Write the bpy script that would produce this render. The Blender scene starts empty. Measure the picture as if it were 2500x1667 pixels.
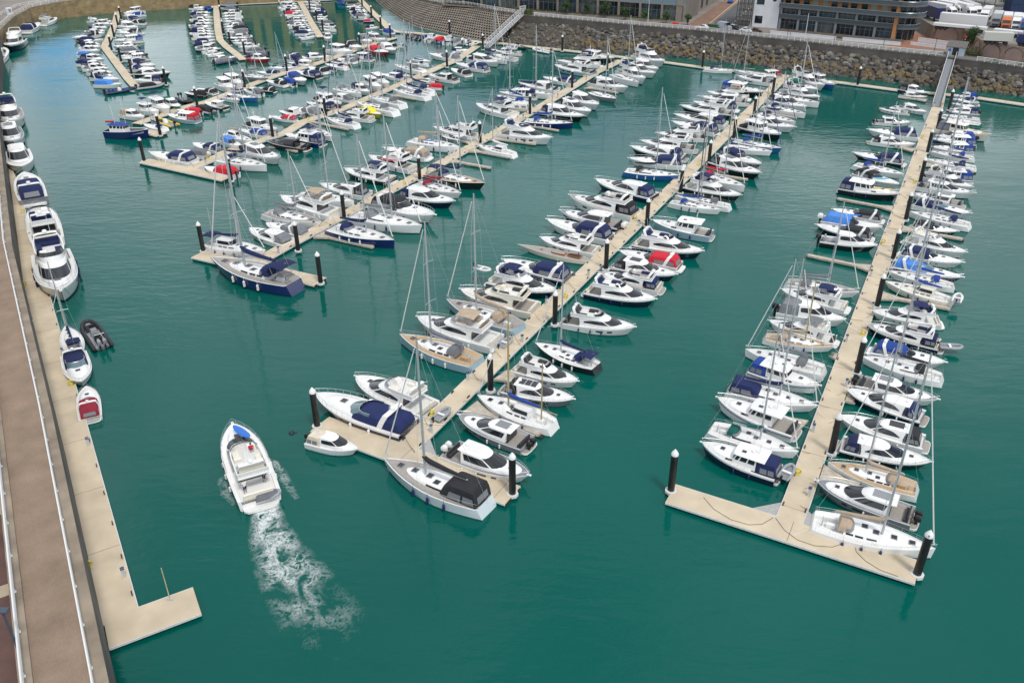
import bpy, math, random, mathutils
from mathutils import Vector, Matrix
R = math.radians
random.seed(7)
scene = bpy.context.scene
COL = scene.collection
# ------------------------------------------------------------------ camera
CAM_Z = 56.55; FPX = 2060.0; PITCH = .51799; ROLL = -.00565; DECK = .55
_f = Vector((0, math.cos(PITCH), -math.sin(PITCH))); _r = Vector((1, 0, 0)); _u = _r.cross(_f)
AR = math.cos(ROLL)*_r + math.sin(ROLL)*_u
AU = -math.sin(ROLL)*_r + math.cos(ROLL)*_u
EYE = Vector((0, 0, CAM_Z))
cd = bpy.data.cameras.new('camera'); cam = bpy.data.objects.new('camera', cd); COL.objects.link(cam)
mw = Matrix((AR, AU, -_f)).transposed().to_4x4(); mw.translation = EYE; cam.matrix_world = mw
cd.sensor_width = 36; cd.lens = FPX/2500*36; cd.clip_end = 6000; cd.clip_start = 1
scene.camera = cam


def at(px, py, z=0.0):
    """survey: the point at height z that the photograph's pixel looks at"""
    d = AR*((px-1250)/FPX) - AU*((py-833.5)/FPX) + _f
    return EYE + d*((z-CAM_Z)/d.z)


def to_px(p):
    v = Vector(p)-EYE; w = v.dot(_f)
    return 1250+FPX*v.dot(AR)/w, 833.5-FPX*v.dot(AU)/w


def mast_height(base, ytop):
    lo, hi = 2.0, 40.0
    for _ in range(40):
        mid = (lo+hi)/2
        if to_px((base[0], base[1], base[2]+mid))[1] > ytop: lo = mid
        else: hi = mid
    return lo


# ------------------------------------------------------------------ materials
MATS = {}


def mat(name, col=(.5, .5, .5), rough=.5, metal=0, spec=.5, var=.0, scale=3.0, coat=0, bump=0, bscale=20, objvar=0):
    if name in MATS: return MATS[name]
    m = bpy.data.materials.new(name); m.use_nodes = True; MATS[name] = m
    nt = m.node_tree; b = nt.nodes['Principled BSDF']
    b.inputs['Base Color'].default_value = (*col, 1); b.inputs['Roughness'].default_value = rough
    b.inputs['Metallic'].default_value = metal; b.inputs['Specular IOR Level'].default_value = spec
    if coat: b.inputs['Coat Weight'].default_value = coat; b.inputs['Coat Roughness'].default_value = .1
    tc = None
    if var or bump:
        tc = nt.nodes.new('ShaderNodeTexCoord')
    last = None
    if var:
        n = nt.nodes.new('ShaderNodeTexNoise'); n.inputs['Scale'].default_value = scale; n.inputs['Detail'].default_value = 5
        nt.links.new(tc.outputs['Object'], n.inputs['Vector'])
        r = nt.nodes.new('ShaderNodeValToRGB')
        r.color_ramp.elements[0].position = .3; r.color_ramp.elements[1].position = .7
        r.color_ramp.elements[0].color = (*[c*(1-var) for c in col], 1); r.color_ramp.elements[1].color = (*[min(1, c*(1+var)) for c in col], 1)
        nt.links.new(n.outputs['Fac'], r.inputs['Fac']); last = r.outputs['Color']
    if objvar:
        oi = nt.nodes.new('ShaderNodeObjectInfo'); mr = nt.nodes.new('ShaderNodeMapRange')
        mr.inputs['To Min'].default_value = 1-objvar; mr.inputs['To Max'].default_value = 1+objvar*.3
        nt.links.new(oi.outputs['Random'], mr.inputs['Value'])
        mx = nt.nodes.new('ShaderNodeMix'); mx.data_type = 'RGBA'; mx.blend_type = 'MULTIPLY'; mx.inputs[0].default_value = 1
        if last: nt.links.new(last, mx.inputs[6])
        else: mx.inputs[6].default_value = (*col, 1)
        nt.links.new(mr.outputs['Result'], mx.inputs[7]); last = mx.outputs[2]
    if last: nt.links.new(last, b.inputs['Base Color'])
    if bump:
        n2 = nt.nodes.new('ShaderNodeTexNoise'); n2.inputs['Scale'].default_value = bscale
        nt.links.new(tc.outputs['Object'], n2.inputs['Vector'])
        bp = nt.nodes.new('ShaderNodeBump'); bp.inputs['Strength'].default_value = bump; bp.inputs['Distance'].default_value = .05
        nt.links.new(n2.outputs['Fac'], bp.inputs['Height']); nt.links.new(bp.outputs['Normal'], b.inputs['Normal'])
    return m


WHITE = mat('gelcoat_white', (.80, .80, .79), .28, coat=.3, objvar=.10)
CREAM = mat('gelcoat_cream', (.74, .70, .60), .3, coat=.3, objvar=.06)
HULL = {'w': WHITE, 'c': CREAM,
        'n': mat('hull_navy', (.005, .008, .035), .15, coat=.5), 'N': mat('hull_blue', (.006, .016, .10), .2, coat=.5),
        'k': mat('hull_black', (.008, .009, .012), .15, coat=.5), 'K': mat('hull_charcoal', (.02, .021, .024), .3, coat=.3),
        'b': mat('hull_mid_blue', (.02, .10, .30), .2, coat=.5), 'p': mat('hull_ice_white', (.58, .65, .69), .2, coat=.5), 'l': mat('hull_pale_blue', (.26, .38, .45), .2, coat=.5),
        'g': mat('hull_grey', (.20, .21, .23), .25, coat=.4), 'r': mat('hull_red', (.36, .012, .02), .2, coat=.5),
        'e': mat('hull_green', (.0, .13, .085), .25, coat=.4), 'y': mat('hull_yellow', (.65, .48, .03), .3, coat=.3)}
ANTIFOUL = mat('antifouling', (.012, .018, .035), .7, var=.3)
CLOTH = {'n': mat('canvas_navy', (.007, .017, .085), .85, var=.15, scale=2, objvar=.25), 'b': mat('canvas_blue', (.008, .05, .27), .8, var=.12, scale=2, objvar=.15),
         'k': mat('canvas_black', (.018, .019, .022), .85, var=.2, scale=2), 'g': mat('canvas_grey', (.17, .18, .20), .85, var=.15, scale=2, objvar=.3),
         't': mat('canvas_tan', (.42, .33, .24), .85, var=.12, scale=2, objvar=.15), 'r': mat('canvas_red', (.52, .012, .03), .8, var=.1, scale=2),
         'm': mat('canvas_maroon', (.24, .012, .03), .85, var=.15, scale=2), 'e': mat('canvas_green', (.0, .09, .075), .85, var=.15, scale=2),
         'w': mat('vinyl_white', (.72, .72, .70), .6, objvar=.08), 'c': mat('canvas_cream', (.62, .56, .45), .85, var=.08, scale=2),
         'y': mat('canvas_yellow', (.72, .62, .03), .7, var=.06), 'B': mat('canvas_light_blue', (.06, .22, .62), .8, var=.08, scale=2)}
CLOTH['-'] = CLOTH['w']
GLASS = mat('tinted_glass', (.012, .015, .019), .06, spec=.8)
GLASS2 = mat('pale_glass', (.10, .17, .19), .06, spec=.8)
VINYL = mat('clear_vinyl', (.20, .21, .23), .25, spec=.6)
TEAK = mat('teak_deck', (.47, .33, .19), .65, var=.15, scale=6)
TEAKG = mat('weathered_teak', (.33, .30, .27), .7, var=.15, scale=6)
WOOD = mat('varnished_wood', (.24, .09, .03), .3, coat=.4, var=.2, scale=4)
NONSKID = mat('deck_nonskid', (.74, .74, .72), .7, objvar=.1)
STEEL = mat('stainless_steel', (.55, .56, .58), .35, metal=.6)
ALU = mat('aluminium_spar', (.50, .52, .54), .4, metal=.5)
SPARW = mat('painted_spar', (.66, .67, .67), .4)
SPARK = mat('black_spar', (.02, .02, .022), .35)
SPART = mat('wooden_spar', (.36, .29, .13), .5)
WIRE = mat('rigging_wire', (.55, .56, .57), .4, metal=.4)
BLACK = mat('black_plastic', (.012, .012, .014), .45)
DARK = mat('dark_upholstery', (.035, .036, .042), .8)
GREYP = mat('grey_plastic', (.24, .25, .27), .5, objvar=.2)
FEND = mat('fender_white', (.7, .71, .7), .5)
FENDN = mat('fender_navy', (.01, .02, .11), .6)
RUBBER = mat('rib_tube_black', (.022, .024, .03), .6, var=.2)
RUBG = mat('rib_tube_grey', (.30, .32, .35), .6, var=.1)
SOLAR = mat('solar_panel', (.01, .012, .03), .15)


# ------------------------------------------------------------------ mesh builder
class MB:
    def __init__(s): s.v = []; s.f = []; s.m = []

    def add(s, vs, fs, m=0):
        o = len(s.v); s.v += [tuple(v) for v in vs]
        for i, f in enumerate(fs):
            s.f.append(tuple(k+o for k in f)); s.m.append(m if not isinstance(m, (list, tuple)) else m[i])
        return s

    def loft(s, rings, m=0, closed=True, cap0=False, cap1=True, capm=None, rowm=None, colm=None):
        n = len(rings[0]); vs = [p for r in rings for p in r]; fs = []; ms = []
        for i in range(len(rings)-1):
            for j in range(n if closed else n-1):
                k = (j+1) % n
                fs.append((i*n+j, i*n+k, (i+1)*n+k, (i+1)*n+j))
                ms.append(rowm[i] if rowm else (colm[j] if colm else m))
        cm = m if capm is None else capm
        if cap0: fs.append(tuple(range(n-1, -1, -1))); ms.append(cm)
        if cap1: fs.append(tuple((len(rings)-1)*n+j for j in range(n))); ms.append(cm)
        return s.add(vs, fs, ms)

    def box(s, x0, x1, y0, y1, z0, z1, m=0, b=0.0, tx=0.0, ty=0.0):
        """box, its top shrunk by tx, ty; b chamfers the top edge"""
        def q(x0, x1, y0, y1, z): return [(x0, y0, z), (x1, y0, z), (x1, y1, z), (x0, y1, z)]
        rs = [q(x0, x1, y0, y1, z0)]
        if b: rs.append(q(x0+tx, x1-tx, y0+ty, y1-ty, z1-b)); rs.append(q(x0+tx+b, x1-tx-b, y0+ty+b, y1-ty-b, z1))
        else: rs.append(q(x0+tx, x1-tx, y0+ty, y1-ty, z1))
        return s.loft(rs, m, cap0=True)

    def tube(s, pts, r, n=5, m=0, cap=True, r2=None):
        pts = [Vector(p) for p in pts]; rings = []; N = len(pts)
        ref = Vector((0, 0, 1))
        for i, p in enumerate(pts):
            d = (pts[min(i+1, N-1)]-pts[max(i-1, 0)]).normalized()
            a = d.cross(ref)
            if a.length < .05: a = d.cross(Vector((1, 0, 0)))
            a.normalize(); b = d.cross(a)
            rr = r if r2 is None else r+(r2-r)*i/max(1, N-1)
            if isinstance(r, (list, tuple)): rr = r[i]
            rings.append([p+rr*(math.cos(2*math.pi*k/n)*a+math.sin(2*math.pi*k/n)*b) for k in range(n)])
        return s.loft(rings, m, cap0=cap, cap1=cap)

    def ball(s, c, r, m=0, n=8, k=5, sz=1.0, z0=-1.0):
        rings = []
        for i in range(k+1):
            a = -math.pi/2+math.pi*i/k
            zz = max(math.sin(a), z0)
            rr = max(.03, math.cos(a))
            rings.append([(c[0]+r*rr*math.cos(2*math.pi*j/n), c[1]+r*rr*math.sin(2*math.pi*j/n), c[2]+r*sz*zz) for j in range(n)])
        return s.loft(rings, m, cap0=True)

    def strip(s, A, B, m=0):
        n = len(A)
        return s.add(list(A)+list(B), [(i, i+1, n+i+1, n+i) for i in range(n-1)], m)

    def mesh(s, name, mats, sharp=38):
        me = bpy.data.meshes.new(name); me.from_pydata(s.v, [], s.f)
        for m in mats: me.materials.append(m)
        me.polygons.foreach_set('material_index', s.m)
        me.polygons.foreach_set('use_smooth', [True]*len(me.polygons))
        me.validate(); me.update()
        me.set_sharp_from_angle(angle=R(sharp))
        return me


def obj(name, data, parent=None, loc=None, rotz=None):
    o = bpy.data.objects.new(name, data); COL.objects.link(o)
    if parent: o.parent = parent
    if loc is not None: o.location = loc
    if rotz is not None: o.rotation_euler = (0, 0, rotz)
    return o


def tag(o, label=None, cat=None, group=None, kind=None):
    for k, v in (('label', label), ('category', cat), ('group', group), ('kind', kind)):
        if v: o[k] = v
    return o


def thing(name, label, cat, loc=(0, 0, 0), rotz=0, group=None):
    return tag(obj(name, None, None, loc, rotz), label, cat, group)


def part(name, mb, mats, parent=None, sharp=38):
    return obj(name, mb.mesh(name, mats, sharp), parent)


def struct(name, mb, mats, label=None):
    o = part(name, mb, mats); tag(o, label, None, None, 'structure'); return o


# ------------------------------------------------------------------ sky and light
SUN_EL, SUN_AZ = 60, 152          # azimuth measured clockwise from +Y
w = bpy.data.worlds.new('World'); scene.world = w; w.use_nodes = True
nt = w.node_tree; bg = nt.nodes['Background']
sky = nt.nodes.new('ShaderNodeTexSky'); sky.sky_type = 'NISHITA'; sky.sun_disc = False
sky.sun_elevation = R(SUN_EL); sky.sun_rotation = R(SUN_AZ); sky.dust_density = 1.0
tc = nt.nodes.new('ShaderNodeTexCoord')
mp = nt.nodes.new('ShaderNodeMapping'); mp.inputs['Scale'].default_value = (1, 1, 2.6)
nz = nt.nodes.new('ShaderNodeTexNoise'); nz.inputs['Scale'].default_value = 2.1; nz.inputs['Detail'].default_value = 6; nz.inputs['Roughness'].default_value = .55
mp.inputs['Location'].default_value = (.3, .1, .0)
nt.links.new(tc.outputs['Generated'], mp.inputs['Vector']); nt.links.new(mp.outputs['Vector'], nz.inputs['Vector'])
cr = nt.nodes.new('ShaderNodeValToRGB'); cr.color_ramp.elements[0].position = .36; cr.color_ramp.elements[1].position = .56
nt.links.new(nz.outputs['Fac'], cr.inputs['Fac'])
mx = nt.nodes.new('ShaderNodeMix'); mx.data_type = 'RGBA'
nz2 = nt.nodes.new('ShaderNodeTexNoise'); nz2.inputs['Scale'].default_value = 3.3; nz2.inputs['Detail'].default_value = 5
nt.links.new(mp.outputs['Vector'], nz2.inputs['Vector'])
cc = nt.nodes.new('ShaderNodeValToRGB')
cc.color_ramp.elements[0].position = .35; cc.color_ramp.elements[0].color = (6.6, 7.1, 7.8, 1)
cc.color_ramp.elements[1].position = .65; cc.color_ramp.elements[1].color = (12.5, 12.8, 13.2, 1)
nt.links.new(nz2.outputs['Fac'], cc.inputs['Fac'])
# one clear blue gap low over the far left shore, seen mirrored in the water there
gap = nt.nodes.new('ShaderNodeVectorMath'); gap.operation = 'DISTANCE'; gap.inputs[1].default_value = (-.456, .877, .150)
nt.links.new(mp.outputs['Vector'], gap.inputs[0]); mp.inputs['Scale'].default_value = (1, 1, 1); mp.inputs['Location'].default_value = (0, 0, 0)
gr = nt.nodes.new('ShaderNodeMapRange'); gr.inputs['From Min'].default_value = .015; gr.inputs['From Max'].default_value = .07
nt.links.new(gap.outputs['Value'], gr.inputs['Value'])
ml = nt.nodes.new('ShaderNodeMath'); ml.operation = 'MULTIPLY'; nt.links.new(cr.outputs['Color'], ml.inputs[0]); nt.links.new(gr.outputs['Result'], ml.inputs[1])
mb_ = nt.nodes.new('ShaderNodeMix'); mb_.data_type = 'RGBA'; mb_.inputs[7].default_value = (1.6, 5.0, 10.0, 1); nt.links.new(sky.outputs['Color'], mb_.inputs[6])
iv = nt.nodes.new('ShaderNodeMath'); iv.operation = 'SUBTRACT'; iv.inputs[0].default_value = 1; nt.links.new(gr.outputs['Result'], iv.inputs[1]); nt.links.new(iv.outputs[0], mb_.inputs[0])
nt.links.new(ml.outputs[0], mx.inputs[0]); nt.links.new(mb_.outputs[2], mx.inputs[6]); nt.links.new(cc.outputs['Color'], mx.inputs[7])
# thin cloud glows brighter toward the horizon
sz = nt.nodes.new('ShaderNodeSeparateXYZ'); nt.links.new(tc.outputs['Generated'], sz.inputs[0])
hr = nt.nodes.new('ShaderNodeMapRange'); hr.inputs['From Min'].default_value = .06; hr.inputs['From Max'].default_value = .62; hr.inputs['To Min'].default_value = 1.55; hr.inputs['To Max'].default_value = .95
nt.links.new(sz.outputs[2], hr.inputs['Value'])
hm = nt.nodes.new('ShaderNodeMix'); hm.data_type = 'RGBA'; hm.blend_type = 'MULTIPLY'; hm.inputs[0].default_value = 1; nt.links.new(mx.outputs[2], hm.inputs[6]); nt.links.new(hr.outputs['Result'], hm.inputs[7])
nt.links.new(hm.outputs[2], bg.inputs['Color']); bg.inputs['Strength'].default_value = .1
sl = bpy.data.lights.new('sun', 'SUN'); sl.energy = 2.2; sl.angle = R(11); sl.color = (1, .96, .9)
so = obj('sun', sl, None, (0, 0, 200))
sd = Vector((math.sin(R(SUN_AZ))*math.cos(R(SUN_EL)), math.cos(R(SUN_AZ))*math.cos(R(SUN_EL)), math.sin(R(SUN_EL))))
so.rotation_euler = sd.to_track_quat('Z', 'Y').to_euler()
scene.view_settings.view_transform = 'Standard'; scene.view_settings.look = 'None'
scene.view_settings.exposure = 0; scene.view_settings.gamma = 1
scene.cycles.max_bounces = 6; scene.cycles.use_denoising = True
# ------------------------------------------------------------------ boats: shared shapes
class Hull:
    TS = [0, .06, .14, .22, .3, .4, .5, .6, .7, .78, .85, .9, .94, .97, .99, 1.0]

    def __init__(h, L, B, fb, fs, sail=False, plat=0.0, rake=.1, flare=.42, full=2.3, stern=.93):
        h.L, h.B, h.fb, h.fs, h.sail, h.plat, h.rake, h.flare, h.full, h.stern = L, B, fb, fs, sail, plat, rake, flare, full, stern

    def hb(h, t):
        if h.sail:
            if t < .42: return h.B/2*(h.stern+(1-h.stern)*math.sin(math.pi/2*t/.42))
            return max(.04, h.B/2*(1-((t-.42)/.58)**1.95))
        if t < .42: return h.B/2*(h.stern+(1-h.stern)*math.sin(math.pi/2*t/.42))
        return max(.04, h.B/2*max(0, 1-((t-.42)/.58)**h.full)**.82)

    def zs(h, t): return h.fs+(h.fb-h.fs)*t**(1.25 if h.sail else 1.7)

    def xd(h, t): return h.x(t)+(.045*h.L if h.sail and t < .02 and h.stern > .4 else 0)

    def x(h, t): return -h.L/2+h.plat+(h.L-h.plat)*t

    def t(h, x): return min(1, max(0, (x+h.L/2-h.plat)/(h.L-h.plat)))

    def p(h, t, k, side=1, out=0.0):
        """point on the topside, k = 1 at the sheer, 0 at the water"""
        z = h.zs(t)*k
        w = h.hb(t)*(1-(1-k)*(.06+h.flare*t**3)) if k >= 0 else h.hb(t)*(.94-h.flare*t**3)*.75
        xx = h.x(t)-h.rake*h.L*(1-max(0, k))*t**4
        if k > 0: xx += (h.xd(t)-h.x(t))*k
        return (xx, side*(w+out), z if k >= 0 else -.35)

    def mesh_hull(h, mats, rows, gun=.07):
        mb = MB(); ks = [1, .80, .38, .10, -.3]; rings = []
        for t in h.TS:
            zs = h.zs(t); b = h.hb(t); xx = h.xd(t)
            inn = max(.015, b-gun)
            P = [(xx-.0, inn, zs-.10), (xx, inn, zs+.03), (xx, b, zs+.03)]
            P += [h.p(t, k) for k in ks]
            P += [(a, -c, d) for a, c, d in reversed(P)]
            rings.append(P)
        cm = [0, 0, 0]+rows+[2]+rows[::-1]+[0, 0, 0]
        mb.loft(rings, closed=False, cap0=False, cap1=False, colm=cm)
        r0 = rings[0]; n = len(r0)
        mb.add(r0[2:n-2], [tuple(range(n-4))], rows[1])
        return mb.mesh('hull', mats, 30)

    def mesh_deck(h, mats, tc, wc, dep, mdeck=0, mfloor=1, mside=2, camber=.05, t1=1.0):
        """deck with a cockpit well from the stern to tc, wc = share of the half beam, dep = depth"""
        mb = MB(); L = []; ts = sorted(set([t for t in h.TS if t <= t1]+[tc]))
        for t in ts:
            b = max(.015, h.hb(t)-.06); z = h.zs(t)-.04; xx = h.xd(t)
            L.append((t, xx, b, z))
        aft = [q for q in L if q[0] <= tc]; fwd = [q for q in L if q[0] >= tc]
        def row(q, well):
            t, xx, b, z = q
            if well:
                wi = b*wc; zf = z-dep
                return [(xx, b, z), (xx, wi, z+.01), (xx, wi, zf), (xx, wi*.5, zf), (xx, -wi*.5, zf), (xx, -wi, zf), (xx, -wi, z+.01), (xx, -b, z)]
            return [(xx, b, z), (xx, b*.6, z+camber*.7), (xx, b*.3, z+camber), (xx, 0, z+camber*1.05), (xx, -b*.3, z+camber), (xx, -b*.6, z+camber*.7), (xx, -b, z)]
        if tc > 0:
            mb.loft([row(q, True) for q in aft], closed=False, cap1=False, colm=[mdeck, mside, mfloor, mfloor, mfloor, mside, mdeck])
            e = row(aft[-1], True); mb.add([e[1], e[2], e[5], e[6]], [(0, 1, 2, 3)], mside)
            e = row(aft[0], True); mb.add([e[1], e[2], e[5], e[6]], [(3, 2, 1, 0)], mside)
        mb.loft([row(q, False) for q in fwd], closed=False, cap1=False, m=mdeck)
        return mb.mesh('deck', mats, 30)

    def rail(h, t0, t1, hgt, inset=.08, r=.018, mid=True, post=8, drop=True, out=0.0):
        mb = MB(); n = 9
        def q(t, s, z): return (h.x(t)+(out if t > .985 else 0), s*max(.02, h.hb(t)-inset), h.zs(t)+z)
        ts = [t0+(t1-t0)*i/(n-1) for i in range(n)]
        path = [q(t, 1, hgt) for t in ts]+[q(t, -1, hgt) for t in reversed(ts)]
        if drop: path = [q(t0-.03, 1, .05)]+path+[q(t0-.03, -1, .05)]
        mb.tube(path, r, 4)
        if mid: mb.tube([q(t, 1, hgt*.52) for t in ts]+[q(t, -1, hgt*.52) for t in reversed(ts)], r*.7, 3)
        for i in range(post):
            t = t0+(t1-t0)*(i+.3)/(post-.4)
            for s in (1, -1): mb.tube([q(t, s, 0), q(t, s, hgt)], r*.85, 3)
        return mb.mesh('guard_rail', [STEEL])


def ring(xa, xf, w, z, k=.42, n=2.7, wa=None, zf=None):
    """plan outline of a cabin: straight sides, rounded nose; wa = width aft, zf = height at the nose"""
    wa = w if wa is None else wa; S = []
    xm = xa+(xf-xa)*k; zf = z if zf is None else zf
    for j in range(10):
        s = j/9
        if s <= .4:
            u = s/.4; x = xa+(xm-xa)*u; y = wa+(w-wa)*u
        else:
            a = (s-.4)/.6*math.pi/2
            x = xm+(xf-xm)*math.sin(a)**(2/n); y = w*max(0, math.cos(a))**(2/n) if j < 9 else 0
        S.append((x, y, z+(zf-z)*max(0, (x-xm)/(xf-xm+1e-6))))
    return S+[(x, -y, zz) for x, y, zz in reversed(S[:-1])]


def band(A, B, j0, j1, f0=.1, f1=.9, push=.02, slope0=0.0, slope1=0.0):
    """a pane laid just outside the wall between outlines A and B, over outline points j0..j1"""
    lo = []; hi = []
    n = 2*(int(math.ceil(j1))-int(j0))+1
    def pt(X, j):
        i = min(int(j), len(X)-2); u = j-i
        return Vector(X[i])*(1-u)+Vector(X[i+1])*u
    for q in range(n):
        j = j0+(j1-j0)*q/(n-1)
        a = pt(A, j); b = pt(B, j)
        d = pt(A, min(len(A)-1, j+.2))-pt(A, max(0, j-.2))
        nn = Vector((-d.y, d.x, 0)).normalized()*-1
        nn = Vector((d.y, -d.x, 0)).normalized()
        if nn.dot(Vector((a.x-(A[0][0]+.3*(A[9][0]-A[0][0])), a.y, 0))) < 0: nn = -nn
        u = q/(n-1); g0 = f0; g1 = f1-slope0*(1-u)**2-slope1*u**2
        off = nn*push+Vector((0, 0, push*.4))
        lo.append(a+(b-a)*g0+off); hi.append(a+(b-a)*g1+off)
    mb = MB(); m = len(lo)
    # a thin pane: outer face plus a rim folded back into the wall
    mb.strip(lo, hi, 0)
    return mb


def pane(name, A, B, j0, j1, f0, f1, m, push=.02, s0=0, s1=0):
    return (name, band(A, B, j0, j1, f0, f1, push, s0, s1).mesh(name, [m], 60), 1, [])


def windows3(A, B, f0=.12, f1=.88, m=GLASS, js=.4, je=5.6, lod=0, s0=.0, s1=0.0, gap=.4):
    """two side windows and a windscreen"""
    out = []
    for (a, b, nm, x0, x1) in ((js, je, 'side_window', s0, s1), (18-je, 18-js, 'side_window', s1, s0), (je+gap, 18-je-gap, 'windscreen', 0, 0)):
        p = pane(nm, A, B, a, b, f0, f1, m, .025, x0, x1); out.append((p[0], p[1], lod, []))
    return out


def outboard(col, x, y, z, s=1.0):
    mb = MB()
    mb.loft([ring(x-.62*s, x+.02*s, .2*s, z+.35*s, .4, 2.2), ring(x-.68*s, x+.06*s, .24*s, z+.55*s, .4, 2.4), ring(x-.66*s, x+.04*s, .22*s, z+.85*s, .4, 2.4), ring(x-.5*s, x-.08*s, .14*s, z+.98*s, .4, 2.2)], 0, cap0=True)
    mb.box(x-.42*s, x-.12*s, y-.07*s, y+.07*s, z-.55*s, z+.4*s, 1)
    v = [(a, b+(y if i < 76 else 0), c) for i, (a, b, c) in enumerate(mb.v)]
    mb.v = v
    return ('outboard_motor', mb.mesh('outboard_motor', [col, BLACK]), 0, [])


def fender(x, y, z, m):
    mb = MB(); mb.tube([(x, y, z-.34), (x, y, z-.26), (x, y, z+.26), (x, y, z+.34)], [.05, .13, .13, .05], 7)
    mb.tube([(x, y, z+.34), (x, y*.985, z+.75)], .015, 3)
    return ('fender', mb.mesh('fender', [m]), 2, [])


def fenders(h, ts, m, sides=(1, -1)):
    out = []
    for s in sides:
        for t in ts:
            x, y, z = h.p(t, .5, s, .14); out.append(fender(x, y, max(.45, z), m))
    return out


def hatch(x, y, z, a=.5, b=.5, m=GLASS, lod=1):
    mb = MB(); mb.box(x-a/2-.05, x+a/2+.05, y-b/2-.05, y+b/2+.05, z-.10, z+.035, 1); mb.box(x-a/2, x+a/2, y-b/2, y+b/2, z, z+.05, 0)
    return ('deck_hatch', mb.mesh('deck_hatch', [m, GREYP]), lod, [])


def canopy(xa, xf, w, z0, z1, col, topfrac=.62, aftlean=.8, fwdlean=.5, windows=True, name='canopy'):
    A = ring(xa, xf, w, z0, .72, 5, wa=w*.94); B = ring(xa+aftlean*.35, xf-fwdlean*.4, w*.96, z0+(z1-z0)*.55, .72, 5, wa=w*.9)
    C = ring(xa+aftlean*.75, xf-fwdlean*.8, w*.84, z0+(z1-z0)*.88, .72, 4.5); D = ring(xa+aftlean*1.15, xf-fwdlean*1.3, w*.55, z1, .7, 4)
    mb = MB(); mb.loft([A, B, C, D], 0)
    kids = []
    if windows:
        for a, b in ((.25, 1.7), (2.0, 3.6), (14.4, 16), (16.3, 17.75)):
            kids.append(('clear_panel', band(A, B, a, b, .15, .95, .02).mesh('clear_panel', [VINYL], 60), 1, []))
        # aft window
        q = MB(); y = w*.62
        q.add([(xa+aftlean*.06-.02, y, z0+(z1-z0)*.1), (xa+aftlean*.06-.02, -y, z0+(z1-z0)*.1), (xa+aftlean*.33-.02, -y*.95, z0+(z1-z0)*.52), (xa+aftlean*.33-.02, y*.95, z0+(z1-z0)*.52)], [(0, 1, 2, 3)])
        kids.append(('clear_panel', q.mesh('clear_panel', [VINYL]), 1, []))
    return (name, mb.mesh(name, [col]), 0, kids)


def bimini(xa, xf, w, z, col, legs=True, zb=None):
    mb = MB(); n = 7; R1 = []; R2 = []
    rows = []
    for i in range(5):
        x = xa+(xf-xa)*i/4; dz = -.16*(2*i/4-1)**2
        rows.append([(x, w*math.sin(a), z+dz-.32*(1-math.cos(a))) for a in [(-1.15+2.3*k/(n-1)) for k in range(n)]])
    top = [[(x, y, zz+.04) for x, y, zz in r] for r in rows]
    mb.loft([t+b[::-1] for t, b in zip(top, rows)], 0, cap0=True)
    kids = []
    if legs and zb is not None:
        for fx in (.25, .75):
            q = MB(); x = xa+(xf-xa)*fx; xm = (xa+xf)/2
            q.tube([(xm, w*.92, zb), (x, w*.9, z-.22), (x, 0, z+.0), (x, -w*.9, z-.22), (xm, -w*.92, zb)], .022, 4)
            kids.append(('canopy_bow', q.mesh('canopy_bow', [STEEL]), 2, []))
    return ('bimini_canopy', mb.mesh('bimini_canopy', [col]), 0, kids)


def arch(x, w, z0, z1, lean, m=WHITE, dome=True, wd=.32):
    P = [(x, w, z0), (x-lean*.5, w*.97, z0+(z1-z0)*.55), (x-lean*.9, w*.82, z1-.06), (x-lean, w*.5, z1), (x-lean, -w*.5, z1), (x-lean*.9, -w*.82, z1-.06), (x-lean*.5, -w*.97, z0+(z1-z0)*.55), (x, -w, z0)]
    A = []
    for (a, b, c) in P: A.append([(a-wd, b, c-.05), (a-wd, b*.94, c-.12), (a+wd*.6, b*.94, c-.12), (a+wd*.6, b, c-.03)])
    mb = MB(); mb.loft(A, 0, cap0=True)
    kids = []
    if dome:
        d = MB(); d.loft([[(x-lean+.26*r*math.cos(2*math.pi*k/10), .26*r*math.sin(2*math.pi*k/10), z1+zz) for k in range(10)] for r, zz in ((.6, -.08), (1, .02), (1, .17), (.7, .27), (.25, .30))])
        kids.append(('radar_dome', d.mesh('radar_dome', [WHITE]), 1, []))
        t = MB(); t.tube([(x-lean, w*.4, z1-.05), (x-lean-.25, w*.4, z1+1.7)], .02, 4); kids.append(('whip_aerial', t.mesh('whip_aerial', [WHITE]), 2, []))
    return ('radar_arch', mb.mesh('radar_arch', [m]), 0, kids)


def platform(h, m, w=.82):
    mb = MB(); x0 = -h.L/2; b = h.hb(0)*w
    S = [(x0+h.plat+.1, b, .30), (x0+h.plat*.45, b*.99, .30), (x0+.08, b*.8, .30), (x0, b*.4, .30)]
    S += [(x, -y, z) for x, y, z in reversed(S)]
    mb.loft([[(x, y, .12) for x, y, z in S], [(x, y, .36) for x, y, z in S]], 1, cap0=True, capm=1)
    I = [(x+.06, y*.93, .372) for x, y, z in S]
    mb.add(I, [tuple(range(len(I)))], 0)
    return ('swim_platform', mb.mesh('swim_platform', [m, WHITE]), 0, [])


def hull_windows(h, m=GLASS, segs=((.46, .56), (.60, .68)), k0=.5, k1=.72):
    out = []
    for s in (1, -1):
        for t0, t1 in segs:
            mb = MB(); mb.strip([h.p(t0+(t1-t0)*i/4, k0, s, .02) for i in range(5)], [h.p(t0+(t1-t0)*i/4, k1, s, .02) for i in range(5)])
            out.append(('hull_window', mb.mesh('hull_window', [m]), 1, []))
    return out


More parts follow.
